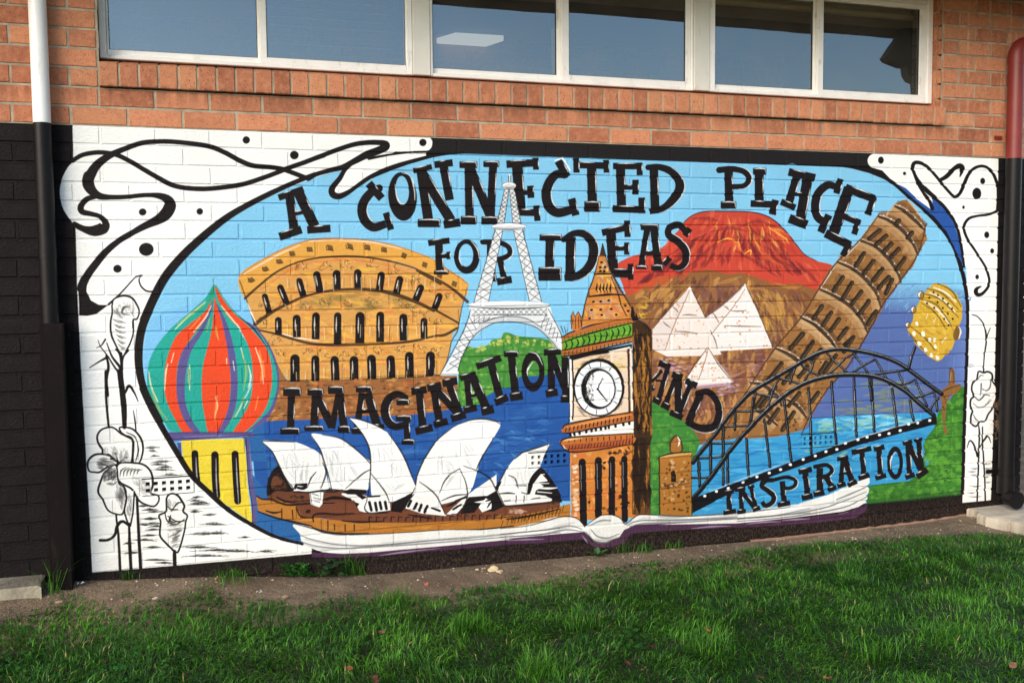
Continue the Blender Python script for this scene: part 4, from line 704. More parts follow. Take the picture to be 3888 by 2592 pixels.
    S(BK,[18,14,12,8],'E:400,245 560,215 720,196 860,190')
    S(BK,[84,60,44,38,36,36,38,38,36,36,36],'A:275,430 330,340 410,275 500,230 600,190 700,162 850,155 1000,165 1180,190 1300,235 1420,300 1520,338 1650,350 1740,364 1830,395 1920,430')
    S(BK,[90,90,60,38,34,34,60,96,92,60,44,46,56,60,64],'A:275,420 268,470 300,530 360,570 450,578 560,575 700,562 800,566 868,592 890,640 862,700 800,748 700,795 600,850 500,910 400,995 325,1085 260,1175 215,1270')
    S(BK,[34,44,50,40,34,50,92,84,48,40],'A:330,572 260,592 215,645 225,688 290,704 355,722 398,765 395,800 350,826 290,832 220,812 165,782')
    P(BK,'A:186,1250 215,1180 290,1150 262,1220 256,1290 290,1360 350,1393 410,1395 440,1382 400,1412 330,1464 260,1478 200,1475 200,1400 192,1250',0)
    S(BK,[14,9,8,10],'A:425,1390 500,1322 560,1258 620,1192 650,1176 678,1170');S(BK,[4,8,9,9],'A:674,1172 656,1200 670,1250 712,1288 768,1293')
    for t,x,y,a,b in (('A',1470,144,28,28),('A',1835,258,33,33),('A',683,690,29,27),('A',1117,686,25,25),('A',711,973,56,50),('A',492,1120,32,30),('E',811,123,28,28),('I',1289,137,22,27),('I',1469,238,12,13),('I',2063,295,19,24),('I',2017,390,34,44),('I',1917,494,10,13),('I',2093,703,19,25),('I',2135,825,15,19),('I',2020,1022,14,18)):O(BK,t,x,y,a,b)
    # ------------------------------------------------ flowers, left panel
    wet=['B:700,490 800,500 900,520 1000,600 1060,700 800,720 700,700','B:660,870 1200,900 1300,1050 1400,1200 1750,1300 900,1400 650,1380 700,1100']
    for (x,y,w) in ((750,515,90),(760,540,80),(770,575,60),(820,620,190),(800,640,150),(830,680,170),(900,720,150),(860,660,120),(1090,890,100),(1100,945,190),(1130,930,150),(1080,915,110),(740,985,130),(770,1000,120),(1190,1022,140),(1080,1000,110),(740,1050,150),(1220,1095,210),(760,1090,160),(790,1110,120),(1150,1165,280),(1250,1160,150),(1460,1192,90),(740,1055,100),(1100,1270,300),(760,1270,150),(1250,1290,420),(700,1215,220),(1400,1300,300),(1150,1335,360),(780,1365,260),(850,1385,200),(600,1310,160),(570,1240,110),(1620,1300,160),(700,1100,90),(760,1135,120),(680,955,100),(720,1180,170)):
        for k in range(2):
            S((60,60,64),[2,rnd.uniform(8,18),3],'B:%f,%f %f,%f %f,%f'%(x-w*.5+rnd.uniform(-20,20),y+rnd.uniform(0,14),x,y+rnd.uniform(-8,8),x+w*.5+rnd.uniform(-20,20),y+rnd.uniform(-4,14)),alpha=.85,dry=.7)
            S((36,36,38),[1,rnd.uniform(6,14),2],'B:%f,%f %f,%f %f,%f'%(x-w*.3,y+6,x,y+2,x+w*.3,y+5),alpha=.9,dry=.3)
    petal=[('B:430,362 370,380 338,430 350,490 378,530 380,575 430,570 500,640 560,630 600,620 608,470 580,440 520,410 470,370',1),
      ('B:512,362 600,372 660,430 685,500 680,570 655,632 610,630 612,470 560,430 520,400',1),('B:470,600 400,568 320,570 268,620 275,690 320,702 360,700 420,660 490,640',1),
      ('B:500,640 620,632 700,650 750,710 760,800 745,860 800,880 805,920 770,960 700,945 650,910 600,830 520,785 490,740',1),
      ('B:480,650 400,700 365,770 345,850 380,910 420,990 490,1022 535,1010 560,900 545,820 500,780',1),('B:860,1000 865,900 900,865 950,880 980,920 1000,960 990,1000 1022,1030 1010,1080 1000,1150 960,1290 930,1305 860,1240 815,1180 820,1080 808,1030',1),
      ('A:450,1400 470,1345 540,1325 610,1345 640,1400 655,1450 640,1500 612,1505 610,1568 B:540,-420 510,-400 450,-420 440,-500',0),('C:60,720 120,760 B:520,500',0)]
    for q,sm in petal[:7]:
        P((240,241,240),q,sm);
        if sm:S(BK,[10,14,10,13,10],np.vstack([smooth(pts(q),True),pts(q)[:1]]),0)
    for x,y in ((478,562),(556,590),(448,600)): O(BK,'B',x,y,14,10);S(BK,[6,8],'B:%d,%d 500,635'%(x,y),0)
    dabs('B:380,520 520,500 600,560 560,630 480,630 400,590',34,[(150,150,152),(120,120,124)],40,5,80,30,.5)
    dabs('B:340,590 480,620 480,650 350,690',26,[(70,70,72),(110,110,112)],44,6,10,14,.6)
    dabs('B:380,700 480,660 500,760 470,800 380,780',50,[(60,60,62),(90,90,92)],30,6,-40,40,.65);dabs('B:480,790 550,830 540,1000 480,900',30,[(120,120,122),(90,90,92)],40,7,80,20,.5)
    for i in range(6): S(BK,[3,12,3],'B:%d,%d %d,%d %d,%d'%(510+i*26,740-i*4,520+i*26,690,560+i*24,662+i*4),alpha=.85)
    dabs('B:600,720 740,780 740,900 640,850',30,[(170,170,172),(140,140,142)],40,6,40,30,.45)
    S(BK,[6,10],'B:520,415 600,440 612,520 600,620');S(BK,[4,8,4],'B:640,470 650,540 630,620');S(BK,[4,7,3],'B:560,400 620,430 645,480')
    P((236,237,236),'B:560,860 625,840 620,900 600,1000 590,1105 560,1070 540,1010',0);dabs('B:565,860 610,860 590,1080 560,1040',16,[(120,120,122)],40,5,85,12,.5,sm=0)
    for w,q in (([12,12,10],'B:545,820 560,900 545,1000 575,1100'),(9,'B:620,850 610,1000 590,1110'),([26,20,18],'B:405,-60 407,150 425,360'),([44,46,34],'B:510,-60 540,200 545,360'),([14,20,12,5],'B:550,100 580,48 620,100 650,168'),([5,10,9],'B:612,235 625,310 632,390'),
       ([14,20,22],'B:480,1020 500,1200 512,1445'),([16,26,26],'B:580,1090 585,1250 595,1440'),([16,20,20],'B:640,900 655,1200 668,1435'),([16,20,16,18],'B:585,1110 530,1075 490,1110 470,1180 420,1215 360,1218'),
       ([24,30,28],'B:925,1300 925,1340 928,1420'),([6,10,6],'B:875,1035 940,1075 1005,1070'),([5,12,5],'B:900,1000 945,940 985,930'),([8,22,8],'B:895,1030 890,1070 930,1085'),([6,10,6],'B:850,1000 870,1070 930,1100 1000,1060'),([5,9,5],'B:870,960 900,985 950,985')):
        S(BK,w,q)
    dabs('B:860,1080 990,1080 960,1280 900,1260',34,[(110,110,112),(80,80,82)],40,5,-25,20,.55);dabs('B:880,900 960,930 950,990 870,980',14,[(150,150,152)],30,5,80,20,.5)
    # upper left flower and stems
    S(BK,[9,13,10,12],np.vstack([smooth(pts('A:450,1405 465,1350 535,1325 600,1340 640,1395 657,1445 640,1500 612,1507 610,1568'),False)]),0);S(BK,[8,12,8],'A:450,1400 452,1450 440,1520 442,1600 470,1680 510,1760');S(BK,[8,10],'A:612,1507 612,1600 590,1680 555,1750')
    P((240,241,240),'A:455,1480 600,1500 605,1640 540,1750 480,1690 450,1600',0);S(BK,[8,12,10],'A:450,1400 452,1450 440,1530 445,1620 475,1690 510,1760');S(BK,[8,10],'A:612,1507 612,1600 590,1680 555,1750')
    for i in range(6): S((30,30,32),[4,24,4],'A:%d,%d %d,%d %d,%d'%(455+i*8,1500+i*38,500+i*6,1520+i*40,560,1530+i*38),alpha=.85,dry=.5)
    S(BK,[4,18,10,4],'A:585,1405 540,1415 530,1460 590,1470',alpha=.9);dabs('A:470,1380 600,1370 620,1490 480,1490',26,[(150,150,152),(120,120,122)],30,5,70,40,.5);S((110,110,112),[3,12,3],'A:500,1400 495,1450 530,1500',alpha=.7)
    S(BK,[16,26,40,46],'C:-60,620 0,720 C:-60,730 -45,800 -40,1000 -45,1100',0,alpha=0)
    for w,q in (([22,24,26],'s:459,1340 462,1380 461,1440 467,1500'),([6,16,20],'s:405,1300 425,1352 459,1400 461,1440'),([18,10,6],'s:409,1355 380,1370 340,1395'),([12,18,20],'s:403,1350 412,1390 404,1440 408,1500'),([14,18,22],'s:440,1325 455,1345 462,1380'),([18,12,10],'s:485,1330 470,1350 464,1375'),([4,9,16],'s:372,1290 382,1315 409,1352 440,1400 461,1425'),([4,12],'s:366,1320 385,1310 400,1288')):
        S(BK,w,q)
    # ------------------------------------------------ flower, right panel
    R='s:'
    for w,q in (([6,9,10],'s:3690,1194 3712,1202 3738,1238 3745,1290 3738,1350 3734,1412'),([5,10],'s:3760,1245 3748,1275 3744,1310'),([8,12,10,10],'s:3716,1615 3719,1650 3717,1700 3710,1905'),([8,10,10],'s:3730,1620 3732,1700 3738,1800 3741,1900'),([5,10,12,16],'s:3672,1698 3682,1672 3695,1682 3706,1710 3712,1730'),([6,12,10,4],'s:3718,1700 3740,1665 3752,1655 3763,1680')):
        S(BK,w,q)
    P((240,241,240),'s:3734,1412 3715,1410 3708,1440 3693,1455 3690,1480 3698,1502 3686,1515 3684,1540 3692,1558 3686,1580 3688,1605 3705,1617 3722,1600 3740,1598 3752,1572 3768,1550 3775,1530 3780,1510 3782,1470 3770,1448 3766,1420 3750,1410',1)
    S(BK,[10,12,10,12],np.vstack([smooth(pts('s:3734,1414 3715,1410 3708,1440 3693,1455 3690,1480 3698,1502 3686,1515 3684,1540 3692,1558 3686,1580 3688,1605 3705,1617 3722,1600 3740,1598 3752,1572 3768,1550 3775,1530 3782,1510 3783,1470 3770,1448 3766,1420 3750,1410'),True)]),0)
    for w,q in (([6,9,6],'s:3698,1502 3715,1518 3728,1510 3740,1498 3758,1500'),([10,6],'s:3726,1456 3724,1500'),([5,8,5],'s:3730,1475 3745,1482 3758,1470 3762,1448 3766,1430'),([3,6,3],'s:3712,1440 3722,1425 3735,1425'),([3,6,3],'s:3695,1530 3715,1545 3740,1540 3758,1515'),([3,7,3],'s:3695,1572 3705,1590 3715,1597'),([3,5,3],'s:3740,1535 3752,1530 3764,1516')):
        S(BK,w,q,alpha=.85)
    for x,y,w in ((3700,1778,30),(3690,1790,34),(3700,1802,30),(3750,1778,40),(3745,1760,40),(3705,1845,44),(3690,1870,30),(3705,1885,50),(3750,1830,26),(3745,1810,20)):
        S(BK,[1,9,2],'s:%f,%f %f,%f %f,%f'%(x-w*.6,y-2,x,y,x+w*.5,y-3),alpha=.85,dry=.5)
    # ------------------------------------------------ clean black borders back over the edges
    P(BK,'s:3000,1948 3285,1910 3656,1872 3656,1910 3640,2020 3000,2050',0,alpha=0)
# ================================================================ paint the mural into memory
MX0,MX1,MZ0,MZ1=0.0,5.80,ZT-2.42,ZT; PPM=480
mw,mh=int((MX1-MX0)*PPM),int((MZ1-MZ0)*PPM)
def to_wall(x,y):
    p=onY(x,y,0.); return np.stack([(p[...,0]-MX0)*PPM,(MZ1-p[...,2])*PPM],-1)
cv=Canvas(mw,mh,to_wall,(23,18,20))
tx=np.random.default_rng(1).random((mh,mw))
for _ in range(2): tx=(tx+np.roll(tx,1,1)+np.roll(tx,2,1)+np.roll(tx,-1,1))/4
tx=(tx-tx.mean())/tx.std(); cv.tex=np.clip(.5+tx*.6,0,1).astype(np.float32)
paint_mural(cv)
img=bpy.data.images.new('mural_paint',mw,mh,float_buffer=False,alpha=False)
px=np.ones((mh,mw,4),np.float32); c=np.clip(cv.px[::-1],0,1)
px[...,:3]=np.where(c<.0031308,c*12.92,1.055*np.power(c,1/2.4)-.055)
img.pixels.foreach_set(px.ravel()); img.update(); img.pack()
# ================================================================ materials
def M_paint():
    m=N('wall_paint',.5); p=m.pos(); x,y,z=m.sep(p)
    u=m.math('DIVIDE',m.math('SUBTRACT',x,MX0),MX1-MX0); v=m.math('DIVIDE',m.math('SUBTRACT',z,MZ0),MZ1-MZ0)
    t=m.n('ShaderNodeTexImage',{'image':img,'extension':'EXTEND','interpolation':'Linear'},Vector=m.comb(u,v,0.))
    c=t.outputs['Color']
    n1=m.noise(p,2.2,3); c=m.mix(1.,c,m.n('ShaderNodeCombineColor',Red=m.ramp(n1,.25,.75,.93,1.03),Green=m.ramp(n1,.25,.75,.93,1.02),Blue=m.ramp(n1,.25,.75,.92,1.02)).outputs[0],'MULTIPLY')
    n2=m.noise(m.vmul(p,(1.,1.,3.)),40,3); c=m.mix(m.ramp(n2,.55,.8,0,.10),c,(.0,.0,.0))
    # worn specks and splashed earth close to the ground
    n3=m.noise(m.vmul(p,(2.4,2.4,1.1)),48,5,.7); low=m.ramp(z,.02,.20,1.,0.)
    d=m.math('MULTIPLY',m.ramp(n3,.44,.66,0,1),low); c=m.mix(m.math('MULTIPLY',d,.34),c,lin(120,98,78))
    n4=m.noise(p,9,4); low2=m.ramp(z,.05,1.0,1.,0.); c=m.mix(m.math('MULTIPLY',m.math('MULTIPLY',m.ramp(n4,.3,.75,.35,1),low2),.55),c,(.80,.74,.66),'MULTIPLY')
    spot=m.noise(p,120,2,.5); c=m.mix(m.math('MULTIPLY',m.ramp(spot,.70,.76,0,1),.3),c,lin(110,90,70))
    m.base(c); m.set(m.b.inputs['Roughness'],m.ramp(m.noise(p,14,2),.3,.7,.5,.68)); m.b.inputs['Specular IOR Level'].default_value=.13
    h=m.math('ADD',m.math('MULTIPLY',m.noise(m.vmul(p,(1.,1.,1.6)),75,4,.6),1.),m.math('MULTIPLY',m.noise(p,260,2,.6),.4))
    m.bump(h,.005,.85); return m.m
def brick_nodes(m,p,cell):
    wn_=m.n('ShaderNodeTexWhiteNoise',{'noise_dimensions':'3D'},Vector=cell)
    r=m.sep(m.n('ShaderNodeVectorMath',{'operation':'ADD'},i0=wn_.outputs['Color'],i1=(0.,0.,0.)).outputs[0])
    c=m.mix(m.ramp(r[0],.0,1.),lin(160,96,70),lin(205,136,100)); c=m.mix(m.math('MULTIPLY',m.ramp(r[1],.7,.95),.55),c,lin(210,150,108))
    c=m.mix(m.math('MULTIPLY',m.ramp(r[2],.72,.95),.5),c,lin(146,88,68))
    n0=m.noise(p,11,3); c=m.mix(m.ramp(n0,.3,.75,0,.3),c,lin(208,144,108))
    sp=m.noise(m.vmul(p,(1.,1.,.45)),230,2,.55); c=m.mix(m.ramp(sp,.61,.68,0,.9),c,lin(96,50,38))
    sp2=m.noise(m.vmul(p,(.5,1.,1.)),300,2,.5); c=m.mix(m.ramp(sp2,.65,.71,0,.8),c,lin(120,62,46))
    lt=m.noise(p,330,1,.5); c=m.mix(m.ramp(lt,.72,.77,0,.5),c,lin(226,180,146))
    return c,sp
def M_brick(sill=False):
    m=N('face_brick' if not sill else 'sill_brick_clay',.85); p=m.pos(); x,y,z=m.sep(p)
    if not sill:
        row=m.math('FLOOR',m.math('DIVIDE',m.math('SUBTRACT',z,ZT),.086)); odd=m.math('ABSOLUTE',m.math('MODULO',row,2.))
        col=m.math('FLOOR',m.math('DIVIDE',m.math('ADD',x,m.math('MULTIPLY',odd,.12)),.24)); cell=m.comb(col,row,3.3)
    else: cell=m.comb(m.math('FLOOR',m.math('DIVIDE',m.math('SUBTRACT',x,.365),SILLP)),7.,1.7)
    c,sp=brick_nodes(m,p,cell)
    ef=m.noise(m.vmul(p,(1.,1.,.35)),7,4,.6); c=m.mix(m.ramp(ef,.66,.82,0,.4),c,lin(214,180,152))
    g=m.noise(p,3,3); c=m.mix(m.ramp(g,.5,.8,0,.22),c,lin(120,74,56)); mo=m.noise(p,34,4,.65); c=m.mix(m.ramp(mo,.42,.68,0,.34),c,lin(218,156,120)); mo2=m.noise(p,22,3,.6); c=m.mix(m.ramp(mo2,.5,.72,0,.30),c,lin(132,72,54)); dr=m.noise(m.vmul(p,(9.,1.,.9)),2.2,3,.6); rt=m.ramp(x,5.0,5.15,0,1); c=m.mix(m.math('MULTIPLY',m.math('MULTIPLY',m.ramp(dr,.54,.66,0,.6),rt),m.ramp(m.noise(p,30,3),.3,.6)),c,lin(216,180,150)); st=m.math('MULTIPLY',m.ramp(z,ZT+.06,ZT+.17,0,1),m.ramp(z,ZT+.20,ZT+.176,0,1)); c=m.mix(m.math('MULTIPLY',m.math('MULTIPLY',st,m.ramp(dr,.35,.6)),.45),c,lin(84,54,42))
    m.base(c); h=m.math('ADD',m.noise(p,90,4,.65),m.math('MULTIPLY',m.ramp(sp,.62,.7,0,-1),.6)); m.bump(h,.003,.7)
    m.b.inputs['Specular IOR Level'].default_value=.25; return m.m
def M_mortar():
    m=N('mortar_sand',.95); p=m.pos(); n=m.noise(p,14,4); c=m.mix(m.ramp(n,.3,.75),lin(146,134,114),lin(184,174,152))
    c=m.mix(m.ramp(m.noise(p,320,2),.6,.72,0,.5),c,lin(92,82,70)); m.base(c); m.bump(m.noise(p,200,4),.003,.7); return m.m
def M_plain(name,col,rough=.5,metal=0,var=.06,dirt=None,scale=12,bump=.0,bscale=60,spec=None):
    m=N(name,rough,metal); p=m.pos(); n=m.noise(p,scale,4)
    c=m.mix(m.ramp(n,.3,.7),tuple(max(0,q*(1-var)) for q in col),tuple(min(1,q*(1+var)) for q in col))
    if dirt: c=m.mix(m.ramp(m.noise(m.vmul(p,(1.,1.,.4)),scale*2.3,5,.65),.56,.78,0,.7),c,dirt)
    m.base(c)
    if bump: m.bump(m.noise(p,bscale,4),bump,.6)
    if spec is not None: m.b.inputs['Specular IOR Level'].default_value=spec
    return m.m
SILLP=(5.048-.365)/55
MP=M_paint(); MBR=M_brick(); MSB=M_brick(True); MMO=M_mortar()
M_frame=M_plain('white_window_paint',(.92,.91,.87),.45,0,.04,lin(170,160,140),9,.0006,120)
M_post=M_plain('cream_post_paint',(.74,.73,.66),.5,0,.04,lin(130,118,96),6,.0006,120)
M_black=M_plain('black_pipe_paint',lin(17,13,15),.42,0,.2,lin(40,34,32),9,.0008,50,.22)
M_brown=M_plain('dark_guard_paint',lin(17,11,11),.65,0,.2,lin(44,34,30),7,.001,40,.12)
M_pvc=M_plain('white_pipe_plastic',(.90,.90,.88),.35,0,.02,lin(196,194,180),5)
M_red=M_plain('red_pipe_paint',lin(124,42,38),.46,0,.08,lin(112,44,38),6,.0006,60)
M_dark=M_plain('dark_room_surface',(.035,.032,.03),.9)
M_soffit=M_plain('soffit_board',lin(176,150,120),.7,0,.1)
M_hole=M_plain('vent_shade',(.012,.011,.01),.95)
M_rubber=M_plain('black_gasket',(.02,.02,.02),.6)
def M_glassf():
    m=N('window_glass',.02); t=m.t; out=t.nodes['Material Output']; t.nodes.remove(m.b)
    tr=t.nodes.new('ShaderNodeBsdfTransparent'); tr.inputs[0].default_value=(.72,.76,.76,1)
    gl=t.nodes.new('ShaderNodeBsdfGlossy'); gl.inputs['Color'].default_value=(.86,.98,1.0,1)
    tc=t.nodes.new('ShaderNodeNewGeometry')
    nz=t.nodes.new('ShaderNodeTexNoise'); nz.inputs['Scale'].default_value=3.; nz.inputs['Detail'].default_value=2
    t.links.new(tc.outputs['Position'],nz.inputs['Vector'])
    bp=t.nodes.new('ShaderNodeBump'); bp.inputs['Distance'].default_value=.0012; bp.inputs['Strength'].default_value=.5; t.links.new(nz.outputs['Fac'],bp.inputs['Height']); t.links.new(bp.outputs[0],gl.inputs['Normal'])
    gl.inputs['Roughness'].default_value=.015
    fr=t.nodes.new('ShaderNodeFresnel'); fr.inputs['IOR'].default_value=1.5
    ml=t.nodes.new('ShaderNodeMath'); ml.operation='MULTIPLY_ADD'; ml.inputs[1].default_value=1.9; ml.inputs[2].default_value=GLASS_ADD; t.links.new(fr.outputs[0],ml.inputs[0])
    mx=t.nodes.new('ShaderNodeMixShader'); t.links.new(ml.outputs[0],mx.inputs[0]); t.links.new(tr.outputs[0],mx.inputs[1]); t.links.new(gl.outputs[0],mx.inputs[2])
    # dust film with a few smears
    df=t.nodes.new('ShaderNodeBsdfDiffuse'); df.inputs['Color'].default_value=(.5,.47,.42,1)
    n2=t.nodes.new('ShaderNodeTexNoise'); n2.inputs['Scale'].default_value=6.; n2.inputs['Detail'].default_value=6; n2.inputs['Roughness'].default_value=.7
    t.links.new(tc.outputs['Position'],n2.inputs['Vector'])
    mr=t.nodes.new('ShaderNodeMapRange'); mr.inputs[1].default_value=.3; mr.inputs[2].default_value=.8; mr.inputs[3].default_value=.02; mr.inputs[4].default_value=.14; t.links.new(n2.outputs['Fac'],mr.inputs[0])
    m2=t.nodes.new('ShaderNodeMixShader'); t.links.new(mr.outputs[0],m2.inputs[0]); t.links.new(mx.outputs[0],m2.inputs[1]); t.links.new(df.outputs[0],m2.inputs[2])
    t.links.new(m2.outputs[0],out.inputs['Surface']); return m.m
GLASS_ADD=.16
M_glass=M_glassf()
# ================================================================ the ground
gpx=[(0,2341),(176,2319),(273,2284),(441,2319),(662,2288),(794,2266),(960,2290),(1160,2300),(1313,2262),(1400,2277),(1534,2270),(1754,2253),(1887,2222),(2052,2200),(2229,2165),(2405,2138),(2582,2125),(2803,2095),(2888,2080),(3108,2048),(3329,2045),(3550,2030),(3888,2030)]
gp=onZ([q[0] for q in gpx],[q[1] for q in gpx],np.interp([q[0] for q in gpx],[0,500,900,1500],[.10,.05,.02,.0]))
GX=np.r_[-40,-2,gp[:,0],7.5,40]; GY=np.r_[-.25,-.25,gp[:,1],-.4,-.4]
def edge_y(x): return np.interp(x,GX,GY)
def ground_h(x,y):
    x=np.asarray(x,float); y=np.asarray(y,float)
    near=np.clip(1+y/(.42+.45*np.clip(.8-x,0,1)),0,1); near=near*near*(3-2*near)
    wallz=np.interp(x,[-1,.0,.36,.8,1.3,1.7,2.2,2.7,3.4,3.9,4.6,5.0,5.35,6],[.15,.15,.118,.088,.035,.012,.010,.0,-.008,-.02,-.012,-.006,.012,.01])
    b=.012*np.sin(x*2.1+1.3*np.sin(y*1.7))*np.cos(y*2.3+.4)+.006*np.sin(x*7.3+2*y)*np.sin(y*6.1-x)
    return wallz*near+b*(1-near)-.004*near
def M_groundf():
    m=N('earth_and_turf_soil',.95); p=m.pos(); x,y,z=m.sep(p)
    n=m.noise(p,5,5,.6); c=m.mix(m.ramp(n,.3,.7),lin(104,90,72),lin(150,130,106))
    c=m.mix(m.ramp(m.noise(p,70,4,.7),.5,.75,0,.6),c,lin(70,54,42)); c=m.mix(m.ramp(m.noise(p,160,3,.6),.62,.72,0,.6),c,lin(176,156,132))
    n2=m.noise(p,1.7,4,.6); c=m.mix(m.ramp(n2,.45,.7,0,.5),c,lin(112,88,68))
    turf=m.ramp(m.math('ADD',y,m.math('MULTIPLY',m.math('SUBTRACT',m.noise(p,9,3),.5),.14)),-.62,-.50,1.,0.)
    g=m.mix(m.ramp(m.noise(p,40,4),.35,.65),lin(30,38,18),lin(44,58,24)); c=m.mix(turf,c,g)
    m.base(c); m.bump(m.math('ADD',m.math('ADD',m.noise(p,45,6,.7),m.math('MULTIPLY',m.noise(p,14,4,.6),1.6)),m.math('MULTIPLY',m.noise(p,170,3,.6),.5)),.022,1.); return m.m
M_ground=M_groundf()
xs=np.r_[np.linspace(-60,-3,12)[:-1],np.arange(-3,10,.06),np.linspace(10,70,12)]; ys=np.r_[np.linspace(-60,-5,12)[:-1],np.arange(-5,.301,.05),np.linspace(.6,30,8)]
X,Y=np.meshgrid(xs,ys); near=(np.abs(X-3)<7.5)&(Y>-5.5)
Z=np.where(near,ground_h(X,np.minimum(Y,0.)),0.); V=np.c_[X.ravel(),Y.ravel(),Z.ravel()]; nx=len(xs)
ii=(np.arange(len(ys)-1)[:,None]*nx+np.arange(nx-1)).ravel(); F=np.c_[ii,ii+1,ii+nx+1,ii+nx]
me=bpy.data.meshes.new('ground'); me.from_pydata(V.tolist(),[],F.tolist()); me.shade_smooth(); link('ground',me,M_ground,kind='structure')
# ================================================================ the building
bld=bpy.data.objects.new('brick_building',None); COL.objects.link(bld); bld['label']='long red brick building wall with a ribbon of white windows above a black painted base'; bld['category']='building'
XL,XR=-3.0,5.70; CH=.086; CL=.24; WX0,WX1=.362,5.036; WZ0=.172
mural_root=None
def brick_mesh(w,h,b,j,seed,y1=.07):
    r=random.Random(seed); m=MB(); q=lambda:r.uniform(-j,j)
    x0,x1,z0,z1=-w/2,w/2,-h/2,h/2; e=[(x0+q(),z0+q()),(x1+q(),z0+q()),(x1+q(),z1+q()),(x0+q(),z1+q())]
    yf=[q()*.5 for _ in range(4)]
    vs=[(a,y1,c) for a,c in e]+[(a,b+.001,c) for a,c in e]+[(a+(b if a<0 else -b),yf[i],c+(b if c<0 else -b)) for i,(a,c) in enumerate(e)]
    m.add(vs,[(0,3,2,1),(8,9,10,11),(4,5,9,8),(5,6,10,9),(6,7,11,10),(7,4,8,11),(0,1,5,4),(1,2,6,5),(2,3,7,6),(3,0,4,7)]); return m
protos={}
def proto(kind,w,mat,b,j):
    k=(kind,round(w,4))
    if k not in protos:
        protos[k]=[]
        for i in range(5):
            mb=brick_mesh(w,.0754,b,j,hash((k[1],i))%9999,.05); me=mb.mesh(kind); me.materials.append(mat); protos[k].append(me)
    return protos[k]
MUR=(.24,22.83*.24,-25,-1)   # x0,x1,row range that carries the picture
mort=MB(); cells=[]
for row in range(-28,12):
    zc=ZT+(row+.5)*CH; off=0 if row%2==0 else .12
    k0=math.floor((XL-off)/CL)-1
    for k in range(k0,40):
        a=off+k*CL; b_=a+CL; a=max(a,XL); b_=min(b_,XR)
        if b_-a<.03: continue
        segs=[(a,b_)]
        if row>=2:
            segs=[]
            if a<WX0-.02: segs.append((a,min(b_,WX0)))
            if b_>WX1+.02: segs.append((max(a,WX1),b_))
        for s0,s1 in segs:
            if s1-s0>.03: cells.append((row,s0,s1,zc))
vents=[]
for (pxa,pya) in ((634,1848),(2082,1750),(3106,1677)):
    p=onY(pxa,pya,0.); row=round((p[2]-ZT)/CH-.5)
    best=min((c for c in cells if c[0]==row),key=lambda c:abs((c[1]+c[2])/2-p[0])); vents.append(best)
def proj(x,y,z):
    d=RW@(np.array([x,y,z])-CAM); return 1944+FOC*d[0]/d[1],1296-FOC*d[2]/d[1],d[1]
pc=[c for c in cells if c not in vents]
def area(c):
    xc=(c[1]+c[2])/2; u,v,d=proj(xc,0,c[3])
    if not(-60<u<3948 and -60<v<2652): return 0
    return (c[2]-c[1])/d**2
is_m=lambda c: MUR[0]-.005<(c[1]+c[2])/2<MUR[1] and MUR[2]<=c[0]<=MUR[3]
mc=sorted([c for c in pc if is_m(c)],key=area,reverse=True); oc=sorted([c for c in pc if not is_m(c)],key=area,reverse=True)
mural=MB()
# mortar backing sheets: bed joints sit 5 mm behind the brick faces, cross joints 3 mm
def sheet(mb,x0,x1,z0,z1,y): mb.add([(x0,y,z0),(x1,y,z0),(x1,y,z1),(x0,y,z1)],[(0,1,2,3)])
zb=ZT-28*CH; mz0=ZT+MUR[2]*CH
for row in range(MUR[2],MUR[3]+1):
    z0_,z1_=ZT+row*CH,ZT+(row+1)*CH-(.0005 if row==-1 else 0); xa=MUR[0]
    for v_ in sorted((c for c in vents if c[0]==row),key=lambda c:c[1]): sheet(mural,xa,v_[1]+.004,z0_,z1_,.0052); xa=v_[2]-.004
    sheet(mural,xa,MUR[1],z0_,z1_,.0052)
mo_top=MB(); mo_dark=MB()
sheet(mo_top,XL,XR,ZT,ZT+WZ0,.0045); sheet(mo_top,XL,WX0+.004,ZT+WZ0,ZT+12*CH,.0045); sheet(mo_top,WX1-.004,XR,ZT+WZ0,ZT+12*CH,.0045)
sheet(mo_dark,XL,MUR[0],zb,ZT-.0005,.0062); sheet(mo_dark,MUR[1],XR,zb,ZT-.0005,.0062); sheet(mo_dark,MUR[0],MUR[1],zb,mz0,.0062)
for c in pc:
    tgt=mo_top if c[0]>=0 else (mural if is_m(c) else mo_dark); y=.0026 if c[0]<0 else .0036
    sheet(tgt,c[2]-.0062,c[2]+.0062,c[3]-.0385,c[3]+.0385,y)
M1=mural.build('mural',MP,bld,label='painted mural of world landmarks rising from an open book, lettered A CONNECTED PLACE FOR IDEAS IMAGINATION AND INSPIRATION')
mo_top.build('mortar',MMO,bld,label='grey mortar joints of the bare brickwork')
mo_dark.build('painted_mortar',MP,bld,label='black painted mortar joints')
def place(c,name,parent,mat,kind,b,j):
    w=c[2]-c[1]-.0105
    if c[2]-c[1]>.235: w=.2288
    me=RND.choice(proto(kind,w,mat,b,j)); o=link(name,me,None,parent,loc=((c[1]+c[2])/2,RND.uniform(-.0009,.0009),c[3]+RND.uniform(-.0007,.0007))); o.rotation_euler=(0,RND.uniform(-.0022,.0022),RND.uniform(-.003,.003)); return o
def joined(cs,name,parent,mat,b,j):
    m=MB()
    for i,c in enumerate(cs):
        q=brick_mesh(c[2]-c[1]-.0105,.0762,b,j,i,.05); xc=(c[1]+c[2])/2; y=RND.uniform(-.0009,.0009)
        m.add([(v[0]+xc,v[1]+y,v[2]+c[3]) for v in q.v],q.f)
    me=bpy.data.meshes.new(name); me.from_pydata(m.v,[],m.f); link(name,me,mat,parent,kind='stuff')
for c in mc[:298]: place(c,'painted_brick',M1,MP,'painted_brick',.0032,.0007)
